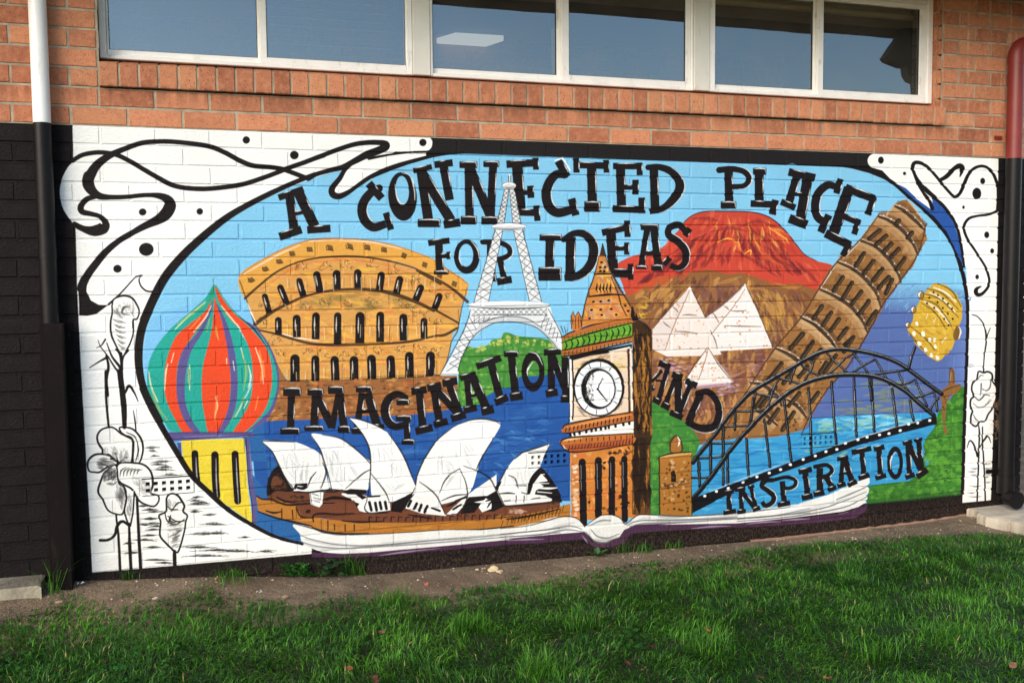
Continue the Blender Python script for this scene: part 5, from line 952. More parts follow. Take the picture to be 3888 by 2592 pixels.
joined(mc[298:],'painted_brickwork',M1,MP,.0032,.0007)
vis=[c for c in oc if area(c)>0][:300]
for c in vis:
    if c[0]>=0: place(c,'brick',bld,MBR,'brick',.0022,.0010)
    else: place(c,'brick',bld,MP,'black_brick',.0032,.0008)
rest=[c for c in oc if c not in vis]
joined([c for c in rest if c[0]>=0],'brickwork',bld,MBR,.0022,.001); joined([c for c in rest if c[0]<0],'black_brickwork',bld,MP,.003,.0008)
# end face of the wall and window reveals
m=MB(); m.box(XR-.11,.012,zb,XR-.004,2.5,ZT+12*CH); m.build('end_wall',MBR,bld)
# ---- air vents: a pierced brick with twelve openings
def vent(c,label):
    x0,x1=c[1]+.005,c[2]-.005; z0,z1=c[3]-.038,c[3]+.038; m=MB(); nxh,nzh=6,2
    hx=.0185; hz=.0185; px_=[x0+(x1-x0)*(i+.5)/nxh*0.94+(x1-x0)*.03 for i in range(nxh)]; pz_=[z0+.0225,z1-.0225]
    xsb=[x0]+[v for p in px_ for v in (p-hx/2,p+hx/2)]+[x1]; zsb=[z0]+[v for p in pz_ for v in (p-hz/2,p+hz/2)]+[z1]
    for i in range(len(xsb)-1):
        for k in range(len(zsb)-1):
            if i%2==1 and k%2==1:
                a,b_,c0,c1=xsb[i],xsb[i+1],zsb[k],zsb[k+1]; d=.035
                m.add([(a,0,c0),(b_,0,c0),(b_,0,c1),(a,0,c1),(a,d,c0),(b_,d,c0),(b_,d,c1),(a,d,c1)],[(0,1,5,4),(1,2,6,5),(2,3,7,6),(3,0,4,7)])
            else: m.add([(xsb[i],0,zsb[k]),(xsb[i+1],0,zsb[k]),(xsb[i+1],0,zsb[k+1]),(xsb[i],0,zsb[k+1])],[(0,1,2,3)])
    me=bpy.data.meshes.new('air_vent'); me.from_pydata(m.v,[],m.f); o=link('air_vent',me,MP,M1,label=label)
    b=MB(); sheet(b,x0+.001,x1-.001,z0+.001,z1-.001,.034); b2=b.mesh('vent_back'); b2.materials.append(M_hole); link('vent_back',b2,None,M1)  # near-black sheet stands in for the shade inside the openings
vent(vents[0],'white painted air vent among the black brush strokes'); vent(vents[1],'air vent half white and half blue beside the small sail'); vent(vents[2],'turquoise painted air vent under the arch bridge')
# ---- sloping sill of bricks on edge
SZ0,SZF,SZB=ZT+.177,ZT+.283,ZT+.318
sill=[]
sm=MB(); sm.add([(.365,-.021,SZ0+.002),(5.048,-.021,SZ0+.002),(5.048,-.021,SZF-.003),(.365,-.021,SZF-.003),(5.048,.12,SZB-.004),(.365,.12,SZB-.004),(5.048,.06,SZ0+.002),(.365,.06,SZ0+.002)],[(0,1,2,3),(3,2,4,5),(0,7,6,1),(1,6,4,2),(0,3,5,7)])
sm.build('sill_mortar',MMO,bld,label='mortar bed between the sill bricks')
for i in range(55):
    a=.365+i*SILLP+.0048; b=.365+(i+1)*SILLP-.0048; q=lambda s=.0012:RND.uniform(-s,s); f=-.026+q(); c=.003
    zf=SZF+q(.0016); z0=SZ0+q(.0015); m=MB()
    m.add([(a,f+c,z0),(b,f+c,z0),(b,f+c,zf),(a,f+c,zf),(a,.118,SZB),(b,.118,SZB),(b,.118,z0),(a,.118,z0),(a+c,f,z0+c),(b-c,f,z0+c),(b-c,f,zf-c),(a+c,f,zf-c)],
        [(8,9,10,11),(0,1,9,8),(1,2,10,9),(2,3,11,10),(3,0,8,11),(3,2,5,4),(0,7,6,1),(1,6,5,2),(0,3,4,7),(4,5,6,7)])
    m.build('sill_brick',MSB,bld)
# reveals
for r in range(2,12):
    z=ZT+r*CH; m=MB(); m.box(WX1+.002,.052,z+.005,WX1+.02,.15,z+.081); m.build('brick',MBR,bld)
m=MB(); m.box(WX1+.006,.05,ZT+WZ0,WX1+.02,.16,ZT+12*CH); m.box(WX0-.02,.05,ZT+WZ0,WX0-.006,.16,ZT+12*CH); m.build('reveal_mortar',MMO,bld)
# ---- windows
YF=.085; GY_=.125
def wx(px,py=190,Y=YF): return float(onY(px,py,Y)[0])
ZB=ZT+.3225; ZTOP=ZT+.955
def zg(px,py,Y=GY_): return float(onY(px,py,Y)[2])
def window(name_lab,xa,xb,g1a,g1b,g2a,g2b,front):
    o=bpy.data.objects.new('window',None); COL.objects.link(o); o.parent=bld; o['label']=name_lab
    fr=MB(); b=.003
    zt=ZTOP; zb0=ZB; fh=.018
    fr.box(xa,YF,zb0,xb,YF+.07,zb0+fh,b); fr.box(xa,YF+.001,zt-.045,xb,YF+.07,zt,b); fr.box(xa,YF-.004,zb0+.001,xa+front,YF+.07,zt-.001,b); fr.box(xb-front,YF-.004,zb0+.001,xb,YF+.07,zt-.001,b)
    fr.build('frame',M_frame,o)
    zl=zb0+fh
    mid=(g1b+g2a)/2
    def sash(x0,x1,gx0,gx1,yo):
        s=MB(); zh=zl+.031
        s.box(x0,YF+yo,zl,x1,YF+yo+.022,zh,.002); s.box(x0,YF+yo,zt-.075,x1,YF+yo+.022,zt-.046,.002)
        s.box(x0+.0005,YF+yo+.001,zh-.001,gx0,YF+yo+.022,zt-.074,.002); s.box(gx1,YF+yo+.001,zh-.001,x1-.0005,YF+yo+.022,zt-.074,.002)
        sh=s.build('sash',M_frame,o)
        gk=MB(); t=.003; gk.box(gx0,YF+yo+.008,zh,gx0+t,YF+yo+.02,zt-.075); gk.box(gx1-t,YF+yo+.008,zh,gx1,YF+yo+.02,zt-.075); gk.box(gx0,YF+yo+.008,zh,gx1,YF+yo+.02,zh+t); gk.build('gasket',M_rubber,o)
        g=MB(); yy=YF+yo+.014; g.add([(gx0-.002,yy,zh-.002),(gx1+.002,yy,zh-.002),(gx1+.002,yy,zt-.073),(gx0-.002,yy,zt-.073)],[(0,1,2,3)]); g.build('pane',M_glass,o)
    sash(xa+front+.0008,mid-.0002,g1a,g1b,.030); sash(mid+.0002-.012,xb-front-.0008,g2a,g2b,.006)
    return o
fl=.018
pA0,pA1=wx(1566),wx(1633); pB0,pB1=wx(2632,300),wx(2692,310)
window('left hand white sliding window reflecting plain blue sky',WX0+.001,pA0-.001,wx(412),wx(980),wx(1014),wx(1547),wx(403)-WX0)
window('middle white sliding window with a pale ceiling light seen through the glass',pA1+.001,pB0-.001,wx(1650,240),wx(2122,260),wx(2163,260),wx(2606,290),.012)
window('right hand white sliding window with a cream roller blind inside',pB1+.001,WX1-.001,wx(2706,300),wx(3098,330),wx(3128,330),wx(3492,355),.036)
for a,b in ((pA0,pA1),(pB0,pB1)):
    m=MB(); m.box(a+.0005,YF-.012,ZB+.001,b-.0005,YF+.06,ZTOP,.003)
    for zz in (.06,.13): m.tube([((a+b)/2+.004,YF-.0135,ZB+zz),((a+b)/2+.004,YF-.011,ZB+zz)],.0045,10)
    m.build('window_post',M_post,bld)
m=MB(); m.box(WX0,.13,ZTOP-.001,WX1,.3,ZTOP+.1); m.box(WX0,YF,ZTOP,WX1,.3,ZTOP+.03); m.build('window_head',M_post,bld)
# ---- room behind the glass, its ceiling light, blinds and curtain
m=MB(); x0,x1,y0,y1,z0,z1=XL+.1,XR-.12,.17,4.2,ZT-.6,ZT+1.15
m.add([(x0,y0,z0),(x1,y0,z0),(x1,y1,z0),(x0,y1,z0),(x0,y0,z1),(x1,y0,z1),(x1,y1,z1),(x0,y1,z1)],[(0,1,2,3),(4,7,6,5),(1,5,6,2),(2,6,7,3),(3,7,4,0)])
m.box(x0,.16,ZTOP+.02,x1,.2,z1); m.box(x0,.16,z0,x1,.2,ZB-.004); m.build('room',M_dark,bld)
m=N('lit_diffuser'); m.b.inputs['Emission Color'].default_value=(1,.93,.76,1); m.b.inputs['Emission Strength'].default_value=.30; m.b.inputs['Base Color'].default_value=(.6,.58,.5,1); M_lit=m.m
p=[onZ(a,b,ZT+1.08) for a,b in ((1600,183),(1730,145),(1912,156),(1803,192))]
m=MB(); m.add([tuple(q) for q in p]+[tuple(q+np.array([0,0,.04])) for q in p],[(0,1,2,3),(4,7,6,5),(0,4,5,1),(1,5,6,2),(2,6,7,3),(3,7,4,0)])
lp=m.build('ceiling_light',M_lit,None,label='pale square ceiling light seen through the middle window',cat='ceiling light')
m=MB(); print('DBG',onY(2888,16,.24)[2]-ZT,onY(3460,70,.24)[2]-ZT,onY(3490,45,.125)[2]-ZT,onY(3504,33,.085)[2]-ZT)
za,zb_=float(onY(2888,16,.24)[2]),float(onY(3460,70,.24)[2]); zz=(za+zb_)/2
m.tube([(wx(2700,0,.24),.24,zz),(wx(3462,70,.24),.24,zz)],.021,18)
m.box(wx(2700,0,.25),.255,zz-.015,wx(3462,70,.25),.262,zz+.09)
M_blind=M_plain('cream_blind_fabric',(.80,.66,.34),.6); m.build('roller_blind',M_blind,None,True,label='rolled up cream roller blind inside the right hand window',cat='roller blind')
m=MB(); a,b=wx(2093,200,.2),wx(2121,200,.2); 
for i in range(4): m.box(a+(b-a)*i/4,.19+.008*(i%2),ZB+.03,a+(b-a)*(i+1)/4-.001,.2+.008*(i%2),float(onY(2110,95,.2)[2])-.01*abs(i-2))
m.build('curtain',M_plain('curtain_cloth',lin(190,168,96),.8),None,label='narrow yellowish curtain edge behind the middle window',cat='curtain')
m=MB(); 
for r in range(3,11): m.box(wx(3462,300,.2),.18,ZT+r*CH+.004,wx(3480,300,.2)+.02,.2,ZT+(r+1)*CH-.004)
m.build('inner_reveal',M_plain('pale_inner_brick',lin(150,138,118),.8),bld)
M_sl=M_plain('blind_slat_paint',lin(120,128,132),.6)
for wi,(xa_,xb_,lab) in enumerate(((wx(1030),wx(1535),'half lowered grey slatted blind inside the left hand window'),)):
    e=bpy.data.objects.new('slatted_blind',None); COL.objects.link(e); e['label']=lab; e['category']='blind'
    for i in range(9):
        m=MB(); z=ZT+.50+i*.045; m.add([(xa_,.36,z),(xb_,.36,z+.004),(xb_,.385,z+.016),(xa_,.385,z+.012),(xa_,.36,z+.001),(xb_,.36,z+.005),(xb_,.385,z+.017),(xa_,.385,z+.013)],[(0,3,2,1),(4,5,6,7),(0,1,5,4),(1,2,6,5),(2,3,7,6),(3,0,4,7)]); m.build('slat',M_sl,e)
# ---- eave over the wall: soffit, fascia, gutter (seen mirrored in the glass)
EY=-.76; EZ=ZT+.985
m=MB(); m.box(XL,EY,EZ+.03,6.3,.3,EZ+.06); m.build('soffit',M_soffit,bld)
m=MB(); m.box(XL,EY-.025,EZ-.03,6.3,EY-.001,EZ+.16); m.build('fascia',M_plain('fascia_paint',lin(84,58,48),.5),bld)
m=MB(); m.box(XL,EY-.13,EZ+.03,6.3,EY-.026,EZ+.15); m.build('gutter',M_brown,bld)
m=MB(); m.add([(XL,EY-.05,EZ+.17),(6.4,EY-.05,EZ+.17),(6.4,5,EZ+2.1),(XL,5,EZ+2.1),(XL,EY-.05,EZ+.2),(6.4,EY-.05,EZ+.2),(6.4,5,EZ+2.13),(XL,5,EZ+2.13)],[(0,1,2,3),(4,7,6,5),(0,4,5,1),(1,5,6,2),(2,6,7,3),(3,7,4,0)]); m.build('roof',M_plain('roof_tile',lin(96,58,48),.7),bld)  # unseen roof slab, added to block the sky above the eave
m=MB(); m.box(XL,2.5,0,XR,2.6,EZ+1.3); m.box(XL,.02,0,XL+.1,2.5,EZ+.05); m.build('rear_wall',MBR,bld)
pr=[onY(a,b,1.0) for a,b in ((3393,120),(3393,142),(3335,228),(3347,242),(3400,262),(3414,263),(3418,292),(3432,314),(3452,322),(3456,420),(3560,420),(3560,120))]  # unseen eave end, outline shaped for its dark reflection in the right pane
yq=.24-1.0; m=MB(); n=len(pr); m.add([(q[0],yq-.02,q[2]) for q in pr]+[(q[0],yq+.06,q[2]) for q in pr],[tuple(range(n)),tuple(range(2*n-1,n-1,-1))]+[(i,n+i,n+(i+1)%n,(i+1)%n) for i in range(n)])
m.build('eave_bracket',M_brown,bld,label='dark unseen eave return shaped for its outline mirrored in the glass')
# ================================================================ downpipes
def q3(px,py,Y): return onY(px,py,Y)
r=.037; Yp=-.052
lx0=float(q3(160,468,Yp)[0]); zsw=float(q3(160,468,Yp)[2]); zgd=float(q3(195,1225,Yp)[2]); lx1=float(q3(196,1225,Yp)[0]); lxt=float(q3(139,0,Yp)[0])
dp=bpy.data.objects.new('downpipe',None); COL.objects.link(dp); dp['label']='round downpipe at the left, white above and black below, running into a metal guard'; dp['category']='downpipe'
kx=(lx0-lxt)*.0; m=MB(); m.tube([(lx0,Yp,zsw+.0005),(lx0,Yp,EZ+.03)],r,28); m.build('white_pipe',M_pvc,dp,True)
m=MB(); m.tube([(lx0,Yp,.12),(lx0,Yp,zsw)],r+.0006,28); m.build('black_pipe',M_black,dp,True)
m=MB(); gx0=float(q3(160,1225,-.11)[0]); gx1=float(q3(234,1225,-.11)[0]); zt=zgd
m.box(gx0,-.112,.03,gx1,-.108,zt,.001); m.box(gx0,-.1085,.03,gx0+.003,.0-.004,zt-.001); m.box(gx1-.003,-.1085,.03,gx1,-.004,zt-.001)
m.box(gx0-.028,-.0065,.03,gx0+.002,-.0035,zt-.002); m.box(gx1-.002,-.0065,.03,gx1+.030,-.0035,zt-.002)
m.build('pipe_guard',M_brown,dp)
for xx in (gx0-.014,gx1+.016):
    for zz in (zt-.06,1.0,.62,.3):
        b=MB(); b.tube([(xx,-.0035,zz),(xx,-.011,zz)],.006,6); b.build('bolt',M_black,dp)
m=MB(); m.tube([(lx0,Yp,1.62),(lx0,Yp,1.66)],r+.0028,28); m.build('pipe_joint',M_black,dp,True)
# right pipe
Yq=-.075; R2=.0455
rx=float(q3(3850,560,Yq)[0]); zr=float(q3(3850,603,Yq)[2]); zel=float(q3(3860,205,Yq)[2]); zh=float(q3(3885,168,Yq)[2])
dq=bpy.data.objects.new('downpipe',None); COL.objects.link(dq); dq['label']='round downpipe at the right corner, red above, black below, with a top elbow'; dq['category']='downpipe'
rb=.075; path=[(rx,Yq,zr+.0005),(rx,Yq,zh-rb)]+[(rx+rb-rb*math.cos(t),Yq,zh-rb+rb*math.sin(t)) for t in np.linspace(.2,math.pi/2,9)]+[(rx+.5,Yq,zh)]
m=MB(); m.tube(path,R2,32); m.build('red_pipe',M_red,dq,True)
m=MB(); m.tube([(rx,Yq,zh-rb-.05),(rx,Yq,zh-rb)],R2+.003,32); m.build('pipe_socket',M_red,dq,True)
zs=float(q3(3850,518,Yq)[2]); m=MB(); m.tube([(rx,Yq,zs-.009),(rx,Yq,zs+.009)],R2+.002,32); m.box(rx-R2-.045,-.02,zs-.009,rx-R2+.01,-.012,zs+.009); m.build('strap',M_red,dq)
m=MB(); m.tube([(rx,Yq,.20),(rx,Yq,zr)],R2+.0006,32); m.build('black_pipe',M_black,dq,True)
m=MB(); m.tube([(rx,Yq,.145),(rx,Yq,.26)],R2+.006,28); m.tube([(rx,Yq+.02,.125),(rx,Yq-.02,.125),(rx-.005,Yq-.09,.12)],R2+.004,28); m.build('pipe_boot',M_black,dq,True)
m=MB(); m.tube([(rx-.005,Yq-.089,.12),(rx-.005,Yq-.10,.12)],R2+.009,28); m.build('end_cap',M_black,dq,True)
m=MB(); m.tube([(rx,Yq,.265),(rx,Yq,.285)],R2+.002,28); m.box(rx-R2-.05,-.02,.262,rx-R2+.01,-.012,.286); m.build('strap',M_black,dq)
# ================================================================ concrete slabs
M_conc=M_plain('weathered_concrete',lin(142,134,116),.9,0,.25,lin(66,70,44),7,.010,50)
M_conc2=M_plain('pale_concrete',lin(168,158,142),.9,0,.16,lin(112,98,80),7,.008,60)
def slab(pts2,z0,z1,name,label,jag=.006,mat=None):
    r=random.Random(4); P=[]
    for i,(a,b) in enumerate(pts2):
        c=pts2[(i+1)%len(pts2)]
        for k in range(4):
            t=k/4; P.append((a+(c[0]-a)*t+r.uniform(-jag,jag),min(-.002,b+(c[1]-b)*t+r.uniform(-jag,jag))))
    n=len(P); cx=sum(p[0] for p in P)/n; cy=sum(p[1] for p in P)/n; m=MB()
    ins=[(p[0]+(cx-p[0])*.02,p[1]+(cy-p[1])*.02) for p in P]
    vs=[(p[0],p[1],z0) for p in P]+[(p[0],p[1],z1-.01+r.uniform(-.003,.003)) for p in P]+[(p[0],p[1],z1+r.uniform(-.002,.002)) for p in ins]+[(cx,cy,z1)]
    fs=[(i,(i+1)%n,n+(i+1)%n,n+i) for i in range(n)]+[(n+i,n+(i+1)%n,2*n+(i+1)%n,2*n+i) for i in range(n)]+[(2*n+i,2*n+(i+1)%n,3*n) for i in range(n)]
    m.add(vs,fs); return m.build(name,mat or M_conc,None,True,label=label,cat='slab')
zt_=.176; a=onZ([166,152],[2184,2222],zt_)
slab([(-1.6,-.004),(float(a[0][0]),-.004),(float(a[1][0]),float(a[1][1])),(-1.6,float(a[1][1])-.02)],.05,zt_,'concrete_slab','mossy broken concrete slab at the foot of the black wall on the left')
zt2=.055; a=onZ([3702,3722,3770,3835,3888],[1934,1954,1968,1977,1994],zt2)
slab([(float(a[0][0])-.01,-.004)]+[(float(q[0]),float(q[1])) for q in a]+[(6.9,float(a[4][1])),(6.9,-.004)],-.03,zt2,'concrete_slab','pale concrete pad under the right hand downpipe',.012,M_conc2)
m=MB(); 
xx=np.linspace(3.75,5.36,40); vs=[];fs=[]
for i,x in enumerate(xx):
    w=(.004+.002*math.sin(i*1.7)+.0015*math.sin(i*4.1))*min(1,i/6+.1); h=ground_h(x,0)+.009+.003*math.sin(i*2.3)
    vs+=[(x,.004,h+.004),(x,-w,h),(x,-w-.004,h-.03)]
    if i: k=3*i; fs+=[(k-3,k-2,k+1,k),(k-2,k-1,k+2,k+1)]
m.add(vs,fs); m.build('footing_ledge',M_plain('salmon_mortar',lin(140,108,88),.9,0,.15,lin(110,90,72),20,.004,80),bld)
# ================================================================ grass
def M_leaf(name,a,b,tr=.25,rough=.5):
    m=N(name,rough); at=m.n('ShaderNodeAttribute',{'attribute_name':'tint'}); f=at.outputs['Fac']; c=m.mix(m.ramp(f,0,1),a,b); c=m.mix(m.ramp(f,1.2,1.8),c,lin(176,158,104)); m.base(c)
    m.b.inputs['Specular IOR Level'].default_value=.3
    tl=m.n('ShaderNodeBsdfTranslucent',Color=m.mix(.5,c,lin(90,160,40))); mx=m.n('ShaderNodeMixShader'); mx.inputs[0].default_value=tr
    m.t.links.new(m.b.outputs[0],mx.inputs[1]); m.t.links.new(tl.outputs[0],mx.inputs[2]); m.t.links.new(mx.outputs[0],m.t.nodes['Material Output'].inputs['Surface']); return m.m
M_grass=M_leaf('grass_blade',lin(24,66,13),lin(92,154,40)); M_clov=M_leaf('clover_leaf',lin(22,68,22),lin(58,118,44)); M_weed=M_leaf('weed_leaf',lin(34,66,34),lin(78,112,62),.2)
def vn(x,y,s,seed):
    "cheap smooth value noise"
    g=np.random.default_rng(seed).random((64,64)); X_=x*s; Y_=y*s; i=np.floor(X_).astype(int); k=np.floor(Y_).astype(int); u=X_-i; v=Y_-k; u=u*u*(3-2*u); v=v*v*(3-2*v)
    G=lambda a,b:g[a%64,b%64]
    return (G(i,k)*(1-u)+G(i+1,k)*u)*(1-v)+(G(i,k+1)*(1-u)+G(i+1,k+1)*u)*v
def scatter(n,x0,x1,y0,y1): return NR.uniform(x0,x1,n),NR.uniform(y0,y1,n)
def blades(name,x,y,L,wd,ang,lean,tint,mat,**k):
    n=len(x); z=ground_h(x,y)-.004; dx,dy=np.cos(ang),np.sin(ang); sx,sy=-dy,dx
    # three joints along the blade: root, middle, tip
    h1=L*.55*np.cos(lean*.5); o1=L*.55*np.sin(lean*.5); h2=h1+L*.45*np.cos(np.minimum(lean*1.5,1.75)); o2=o1+L*.45*np.sin(np.minimum(lean*1.5,1.75))
    tw=NR.uniform(-.8,.8,n); ax,ay=np.cos(ang+math.pi/2+tw),np.sin(ang+math.pi/2+tw)
    V=np.empty((n,5,3),np.float32)
    for i,(o,h,w,s) in enumerate(((0,0,.6,-1),(0,0,.6,1),(o1,h1,.9,-1),(o1,h1,.9,1),(o2,h2,0,0))):
        V[:,i,0]=x+dx*o+ax*wd*w*s*.5; V[:,i,1]=np.minimum(y+dy*o+ay*wd*w*s*.5,-.002); V[:,i,2]=z+h
    b=(np.arange(n)*5)[:,None]
    loops=np.concatenate([b+0,b+1,b+3,b+0,b+3,b+2,b+2,b+3,b+4],1).ravel()
    me=bpy.data.meshes.new(name); me.vertices.add(n*5); me.vertices.foreach_set('co',V.ravel()); me.loops.add(n*9); me.loops.foreach_set('vertex_index',loops.astype(np.int32))
    me.polygons.add(n*3); me.polygons.foreach_set('loop_start',np.arange(0,n*9,3,dtype=np.int32)); me.update(calc_edges=True)
    at=me.attributes.new('tint','FLOAT','POINT'); at.data.foreach_set('value',np.repeat(tint,5).astype(np.float32))
    return link(name,me,mat,**k)
def lawn_mask(x,y,soft=.022):
    e=edge_y(x)+(vn(x,y,14,3)-.5)*.05+(vn(x,y,5,8)-.5)*.03
    return 1/(1+np.exp((y-e)/soft*2.2))
parts=[]
for (n,x0,x1,y0,y1) in ((230000,-.5,7.2,-2.35,-.05),(50000,-3,9,-5,-2.35)):
    x,y=scatter(n,x0,x1,y0,y1); keep=NR.random(n)<lawn_mask(x,y)*(.35+.65*np.clip(vn(x,y,6,21)*1.6,0,1)); parts.append((x[keep],y[keep]))
x=np.concatenate([p[0] for p in parts]); y=np.concatenate([p[1] for p in parts])
# draw the roots together into tufts
cx=np.round(x/.045+.35*np.sin(np.round(y/.05)*12.9))*.045; cy=np.round(y/.045+.35*np.sin(np.round(x/.05)*7.7))*.045
tf=vn(x,y,9,5)
pull=np.where(NR.random(len(x))<.45,.55,0); x=x+(cx-x)*pull; y=y+(cy-y)*pull
dirn=vn(x,y,4.,31)*2*math.pi*1.6+vn(x,y,16,32)*2.2; ang=dirn+NR.normal(0,1.0,len(x))
edgef=np.clip((edge_y(x)-y)/.25,.0,1); clump=vn(x,y,7,41)
L=(.020+.026*clump+.026*NR.random(len(x)))*(.45+.55*edgef)*(1+.6*(NR.random(len(x))<.06))
lean=np.clip(NR.normal(.85+.5*vn(x,y,5,44),.36,len(x)),.05,1.55)
tint=np.clip(.12+.45*vn(x,y,3,51)*vn(x,y,13,52)*1.6+NR.normal(0,.20,len(x))+.4*(NR.random(len(x))<.12),0,1)
tint=np.where(NR.random(len(x))<.014,1.7,tint)
blades('grass',x,y,L,.0026+.0026*NR.random(len(x)),ang,lean,tint,M_grass,kind='stuff',label='short uneven green lawn grass in front of the mural wall')
# clover and other small broad leaves
def leaves(name,x,y,size,hgt,tint,mat,npet=3,**k):
    n=len(x); z=ground_h(x,y)+hgt; vs=[];fs=[];tt=[]
    a0=NR.uniform(0,6.28,n)
    for i in range(n):
        tx,ty=NR.normal(0,.3,2)
        for p in range(npet):
            a=a0[i]+p*2*math.pi/npet; s=size[i]; c,d=math.cos(a),math.sin(a); b=len(vs)
            for (u,v) in ((0,0),(.55,.42),(1.05,.34),(.92,0),(1.05,-.34),(.55,-.42)):
                X_=u*c-v*d; Y_=u*d+v*c; vs.append((x[i]+X_*s,min(y[i]+Y_*s,-.003),z[i]+s*(X_*tx+Y_*ty)+s*.14*abs(v)))
            fs+=[(b,b+5,b+4,b+3),(b,b+3,b+2,b+1)]; tt+=[tint[i]]*6
    me=bpy.data.meshes.new(name); me.from_pydata(vs,[],fs); at=me.attributes.new('tint','FLOAT','POINT'); at.data.foreach_set('value',np.array(tt,np.float32)); return link(name,me,mat,**k)
x,y=scatter(60000,-.5,6.5,-2.3,-.1); cm=np.clip(1.25-.42*x+.9*(vn(x,y,2.4,61)-.45)*2,0.02,1)*np.clip(vn(x,y,4,62)*2.4-.75,0,1)
keep=NR.random(len(x))<lawn_mask(x,y,.03)*cm*.55; x=x[keep];y=y[keep]
leaves('clover',x,y,NR.uniform(.006,.0115,len(x)),NR.uniform(.012,.038,len(x)),np.clip(NR.normal(.4,.25,len(x)),0,1),M_clov,kind='stuff',label='small three leaved clover mixed through the lawn grass')
# pebbles, crumbs and twigs on the bare strip
vs=[];fs=[]
def lump(vs,fs,x,y,z,r,fl=.6,rg=None):
    rg=rg or RND; b=len(vs); a=rg.uniform(0,6)
    t=[(1,0,0),(.3,.9,0),(-.8,.6,0),(-.8,-.6,0),(.3,-.9,0),(0,0,1),(0,0,-.7)]
    for (p,q,s) in t:
        k=rg.uniform(.75,1.2); X_=(p*math.cos(a)-q*math.sin(a))*k*rg.uniform(.8,1.2); Y_=(p*math.sin(a)+q*math.cos(a))*k; vs.append((x+X_*r,min(y+Y_*r,-.001),z+s*r*fl*k))
    for i in range(5): fs.append((b+i,b+(i+1)%5,b+5)); fs.append((b+(i+1)%5,b+i,b+6))
k=0
while k<3600:
    X_=RND.uniform(-.3,6.2); ey=float(edge_y(X_)); Y_=RND.uniform(ey-.06,-.005)
    lump(vs,fs,X_,Y_,float(ground_h(X_,Y_))+.001,RND.choice([.0015,.002,.002,.003,.003,.004,.006])*RND.uniform(.7,1.4)); k+=1
m=N('pebble',.9); rn=m.n('ShaderNodeNewGeometry').outputs['Random Per Island']; m.base(m.mix(m.ramp(rn,.55,1.),lin(104,86,68),lin(186,170,148))); 
me=bpy.data.meshes.new('gravel'); me.from_pydata(vs,[],fs); link('gravel',me,m.m,kind='stuff',label='small pebbles and crumbs on the bare earth strip')
x,y=scatter(5000,-.3,6.3,-.8,-.02); k_=(NR.random(len(x))<1-lawn_mask(x,y))&(NR.random(len(x))<np.clip(vn(x,y,3,71)*1.6-.3,0,1)*.5); x=x[k_];y=y[k_]
blades('dry_litter',x,y,NR.uniform(.012,.05,len(x)),np.full(len(x),.0016),NR.uniform(0,6.28,len(x)),np.full(len(x),1.52),np.where(NR.random(len(x))<.8,2.,.3),M_grass,kind='stuff',label='dry grass bits and tiny shoots scattered on the bare earth')
# ---- tufts and weeds growing on the bare strip
def tuft(px,py,n,Ln,label,cat='grass tuft',wd=.003,spread=.03,tmean=.35):
    c=onZ(px,py,.02); g=float(ground_h(c[0],c[1])); c=onZ(px,py,g); x=c[0]+NR.normal(0,spread,n); y=np.minimum(c[1]+NR.normal(0,spread*.5,n),-.012)
    return blades('grass_tuft',x,y,NR.uniform(.4,1.1,n)*Ln,np.full(n,wd),NR.uniform(0,6.28,n),np.clip(NR.normal(.6,.35,n),.05,1.4),np.clip(NR.normal(tmean,.2,n),0,1),M_grass,label=label,cat=cat,group='grass tufts along the foot of the wall')
tuft(200,2235,26,.20,'long thin grass tuft beside the left concrete slab',spread=.02); tuft(235,2245,18,.08,'small grass tuft just right of the black pipe guard'); tuft(485,2195,26,.075,'short grass tuft under the painted flower stems',spread=.018)
tuft(480,2240,30,.035,'low sparse grass seedling patch in the left earth strip',spread=.03); tuft(1340,2175,60,.15,'tall grass tuft beside the dark leaved weed',spread=.03); tuft(2362,2095,30,.10,'thin grass tuft right of the dandelion plant',spread=.025)
tuft(2450,2095,60,.085,'bushy grass tuft below the purple book cover',spread=.035); tuft(2560,2080,36,.07,'right hand grass tuft against the black wall base',spread=.03); tuft(2850,2090,50,.05,'small grass tuft where the lawn meets the wall',spread=.05); tuft(45,2165,18,.05,'weedy sprout on top of the left concrete slab',spread=.03)
tuft(1960,2198,30,.03,'tiny green sprig at the lawn edge in the middle',spread=.02); tuft(1225,2250,16,.03,'tiny sprout on the bare earth below the dark weed',spread=.005)
for (px_,py_,L_,n_) in ((1500,2300,.12,160),(1790,2400,.12,200),(2200,2380,.10,160),(2050,2560,.13,200),(3300,2500,.11,160),(2700,2480,.12,160),(880,2260,.09,90),(3600,2420,.10,140)):
    c=onZ(px_,py_,0.); n=n_; blades('grass',c[0]+NR.normal(0,.05,n),c[1]+NR.normal(0,.035,n),NR.uniform(.5,1.1,n)*L_,np.full(n,.0032),NR.uniform(0,6.28,n),np.clip(NR.normal(.7,.35,n),.05,1.5),np.clip(NR.normal(.5,.2,n),0,1),M_grass,kind='stuff')
def weed(px,py,n,r,size,hgt,label,npet=1,mat=None,tm=.4,name='weed'):
    g=float(ground_h(*onZ(px,py,.03)[:2])); c=onZ(px,py,g); a=NR.uniform(0,6.28,n); q=np.sqrt(NR.random(n))*r
    return leaves(name,c[0]+q*np.cos(a),np.minimum(c[1]+q*np.sin(a)*.6,-.02),NR.uniform(.7,1.2,n)*size,NR.uniform(.2,1,n)*hgt,np.clip(NR.normal(tm,.2,n),0,1),mat or M_weed,npet,label=label,cat='weed')
weed(1125,2190,150,.075,.010,.075,'bright small leaved weed against the wall base',3,M_clov,.6)
weed(1270,2190,46,.075,.030,.085,'dark broad leaved weed beside a tall grass tuft',1,M_weed,.1)
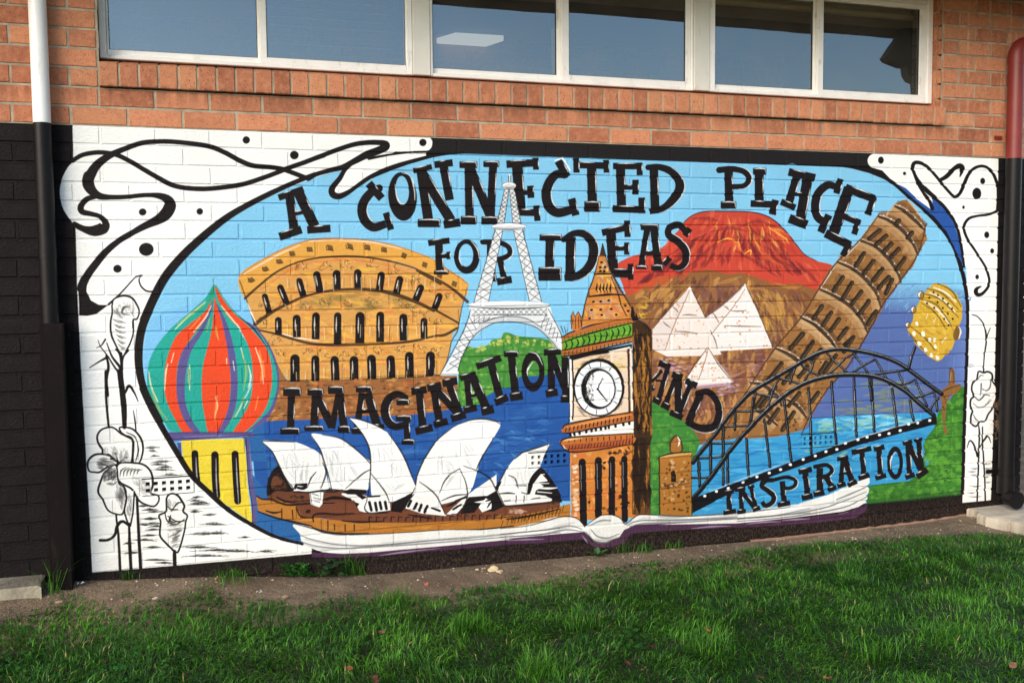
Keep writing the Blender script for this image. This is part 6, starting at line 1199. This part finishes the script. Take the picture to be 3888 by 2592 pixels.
weed(1190,2180,30,.04,.009,.03,'thin trailing small leaved weed between two larger weeds',3,M_clov,.45)
# dandelion: lobed leaves in a rosette
g=float(ground_h(*onZ(2270,2112,.0)[:2])); c=onZ(2270,2112,g); vs=[];fs=[]
for k in range(9):
    a=k*2*math.pi/9+RND.uniform(-.2,.2); Lf=RND.uniform(.055,.085); el=RND.uniform(.15,.7) if k not in(2,3) else 1.1
    prev=None
    for i in range(9):
        t=i/8; w=(.006+.012*math.sin(t*math.pi)**.7)*(1 if i%2 else .45)*(1.2-.3*t); d=Lf*t; zz=d*math.sin(el)*(1-.35*t); rr=d*math.cos(el)
        p=(c[0]+math.cos(a)*rr,c[1]+math.sin(a)*rr*.8); b=len(vs)
        for s in (-1,0,1): vs.append((p[0]-math.sin(a)*w*s,min(p[1]+math.cos(a)*w*s,-.004),g+.006+zz-.002*(s==0)))
        if i: fs+=[(b-3,b-2,b+1,b),(b-2,b-1,b+2,b+1)]
me=bpy.data.meshes.new('dandelion'); me.from_pydata(vs,[],fs); at=me.attributes.new('tint','FLOAT','POINT'); at.data.foreach_set('value',np.full(len(vs),.55,np.float32)); link('dandelion',me,M_weed,label='dandelion rosette with jagged leaves at the foot of the wall',cat='dandelion')
# ================================================================ fallen leaves, stones and litter
def dead_leaf(px,py,size,col,label,up=.02,seed=0,cat='leaf',name='fallen_leaf',group='fallen leaves lying on the lawn'):
    r=random.Random(seed); g=float(ground_h(*onZ(px,py,.02)[:2]))+up; c=onZ(px,py,g); a=r.uniform(0,6.28); m=MB(); n=9; vs=[];fs=[]
    cu=r.uniform(.4,1.0)
    for i in range(n):
        t=i/(n-1); w=size*.36*math.sin(math.pi*min(1,t*.93+.05))**.8; x=(t-.5)*size
        for s in (-1,0,1):
            X_,Y_=x,w*s; zz=size*(.28*cu*(s*s)*.6+.35*(t-.5)**2*cu)+r.uniform(-.001,.001)
            vs.append((c[0]+X_*math.cos(a)-Y_*math.sin(a),min(c[1]+X_*math.sin(a)+Y_*math.cos(a),-.004),g+zz+ (s*.25*size if seed%2 else .1*size*s)))
        if i: b=3*i; fs+=[(b-3,b-2,b+1,b),(b-2,b-1,b+2,b+1)]
    m.add(vs,fs); mt=M_plain('dry_leaf_%d'%seed,tuple(q*.75 for q in lin(*col)),.8,0,.25,None,60)
    return m.build(name,mt,None,True,label=label,cat=cat,group=group)
LV=[(1328,2540,.032,(132,66,40),'rust brown dead leaf low in the lawn left of centre'),(1425,2582,.034,(142,78,50),'brown dead leaf at the bottom edge of the lawn left of centre'),(1450,2402,.028,(112,74,48),'dull brown leaf half buried beside the grass tufts'),
 (637,2353,.024,(150,84,44),'small orange brown leaf near the left lawn edge'),(395,2510,.022,(110,60,36),'dark brown leaf in the clover at lower left'),(2605,2335,.032,(130,76,56),'square brown leaf in the middle of the lawn'),
 (2690,2395,.024,(150,88,60),'upright pinkish brown leaf right of the square leaf'),(2470,2455,.030,(92,36,34),'dark red leaf in the lower middle lawn'),(2385,2520,.034,(124,52,40),'long reddish leaf lying in the lower lawn'),(2885,2320,.024,(128,84,66),'small grey brown leaf right of centre'),
 (3098,2100,.026,(156,84,48),'orange brown leaf at the top of the lawn by the wall'),(3142,2575,.030,(168,112,74),'tan leaf at the bottom edge of the lawn on the right'),(3680,2370,.024,(120,70,52),'small brown leaf in the right hand lawn'),(2760,2175,.020,(158,110,70),'small tan leaf near the wall right of centre'),
 (2205,2222,.018,(140,88,54),'thin brown leaf at the upper lawn edge'),(3846,2525,.030,(130,90,66),'curled brown leaf at the lower right corner'),(2890,2570,.026,(130,76,48),'brown leaf low in the lawn right of centre'),(1325,2305,.020,(100,66,50),'small dull leaf beside the long grass near the lawn edge')]
for i,(a,b,s,c_,lb) in enumerate(LV): dead_leaf(a,b,s,c_,lb,.032,i)
dead_leaf(1619,2217,.020,(206,104,84),'single salmon pink leaf on the bare earth',.004,31,group=None); dead_leaf(1815,2236,.022,(110,36,44),'dark crimson leaf at the edge of the grass',.02,33,group=None)
def stone(px,py,r,col,label,fl=.5,name='stone',cat='stone',sx=1.4):
    g=float(ground_h(*onZ(px,py,.0)[:2])); c=onZ(px,py,g); bm=bmesh.new(); bmesh.ops.create_icosphere(bm,subdivisions=3,radius=1)
    rr=random.Random(int(px)); ph=[rr.uniform(0,6) for _ in range(6)]
    for v in bm.verts:
        p=v.co.copy(); k=1+.16*math.sin(3*p.x+ph[0])*math.sin(2.6*p.y+ph[1])+.12*math.sin(4.1*p.z+ph[2]+2*p.x)+.05*math.sin(9*p.x+ph[3])*math.sin(8*p.y+ph[4]); v.co=Vector((p.x*r*sx*k,p.y*r*k,p.z*r*fl*k))
    me=bpy.data.meshes.new(name); bm.to_mesh(me); bm.free(); me.shade_smooth()
    return link(name,me,M_plain(name+label[:9],lin(*col),.9,0,.15,None,60,.004,90),label=label,cat=cat,loc=(c[0],min(c[1],-.02),g+r*fl*.3))
stone(1873,2164,.022,(196,176,140),'pale sandy stone lying against the wall base',.75); stone(1898,2170,.013,(190,168,132),'smaller pale stone touching the larger one',.7); stone(1812,2162,.007,(200,184,156),'tiny pale stone left of the larger pair',.7)
stone(226,2284,.012,(150,120,100),'flat brown stone at the lawn edge on the left',.4); stone(1085,2265,.012,(140,118,96),'rounded brown stone on the bare earth',.6); stone(2920,2082,.010,(176,170,156),'small grey stone beside the lawn near the right wall',.6); stone(590,2271,.009,(176,160,140),'small pale stone on the left earth strip',.6)
def litter(px,py,w,h,col,name,label,cat,ang=.2):
    g=float(ground_h(*onZ(px,py,.0)[:2]))+.004; c=onZ(px,py,g); m=MB(); n=5; vs=[];fs=[]
    for i in range(n):
        t=i/(n-1)-.5
        for s in (-.5,.5): x,y=t*w,s*h; vs.append((c[0]+x*math.cos(ang)-y*math.sin(ang),min(c[1]+x*math.sin(ang)+y*math.cos(ang),-.004),g+.004+.004*math.sin(i*2.3+s)))
        if i: b=2*i; fs.append((b-2,b-1,b+1,b))
    k=len(vs); vs+=[(v[0],v[1],v[2]-.0015) for v in vs]; fs+=[tuple(k+q for q in f[::-1]) for f in fs]
    m.add(vs,fs); m.build(name,M_plain(name+cat,lin(*col),.6),None,label=label,cat=cat)
litter(307,2214,.030,.012,(220,222,226),'paper_scrap','white paper scrap on the earth beside the guard','paper scrap'); litter(985,2248,.028,.01,(200,204,208),'paper_scrap','thin pale paper strip on the middle earth strip','paper scrap',-.4)
def butt(px,py,label,ang):
    g=float(ground_h(*onZ(px,py,.0)[:2]))+.006; c=onZ(px,py,g); d=np.array([math.cos(ang),math.sin(ang)*.6,.25]); m=MB(); m.tube([tuple(c),tuple(c+d*.014)],.0038,10); o=m.build('cigarette_butt',M_plain('filter_paper',lin(220,130,60),.7),None,label=label,cat='cigarette butt'); m=MB(); m.tube([tuple(c+d*.0141),tuple(c+d*.020)],.0037,10); m.build('paper_end',M_plain('butt_white',lin(224,216,204),.7),o)
butt(820,2196,'orange cigarette butt standing on the earth below the mural corner',1.2)
# cobweb-like dead grass caught behind the right pipe
m=MB()
for i in range(70):
    c=onY(3790+RND.gauss(0,9),1600+RND.gauss(0,40),-.03); a=RND.uniform(0,6.28); L_=RND.uniform(.02,.06); p0=Vector(c); d=Vector((math.cos(a),RND.uniform(-.2,.2),math.sin(a)))*L_
    m.tube([p0,p0+d*.5+Vector((0,-.006,RND.uniform(-.01,.01))),p0+d],.0007,3,False)
m.build('dry_grass_wisp',M_plain('dry_straw',lin(140,112,84),.8),None,label='dry grass wisp caught beside the right hand downpipe',cat='dry grass')
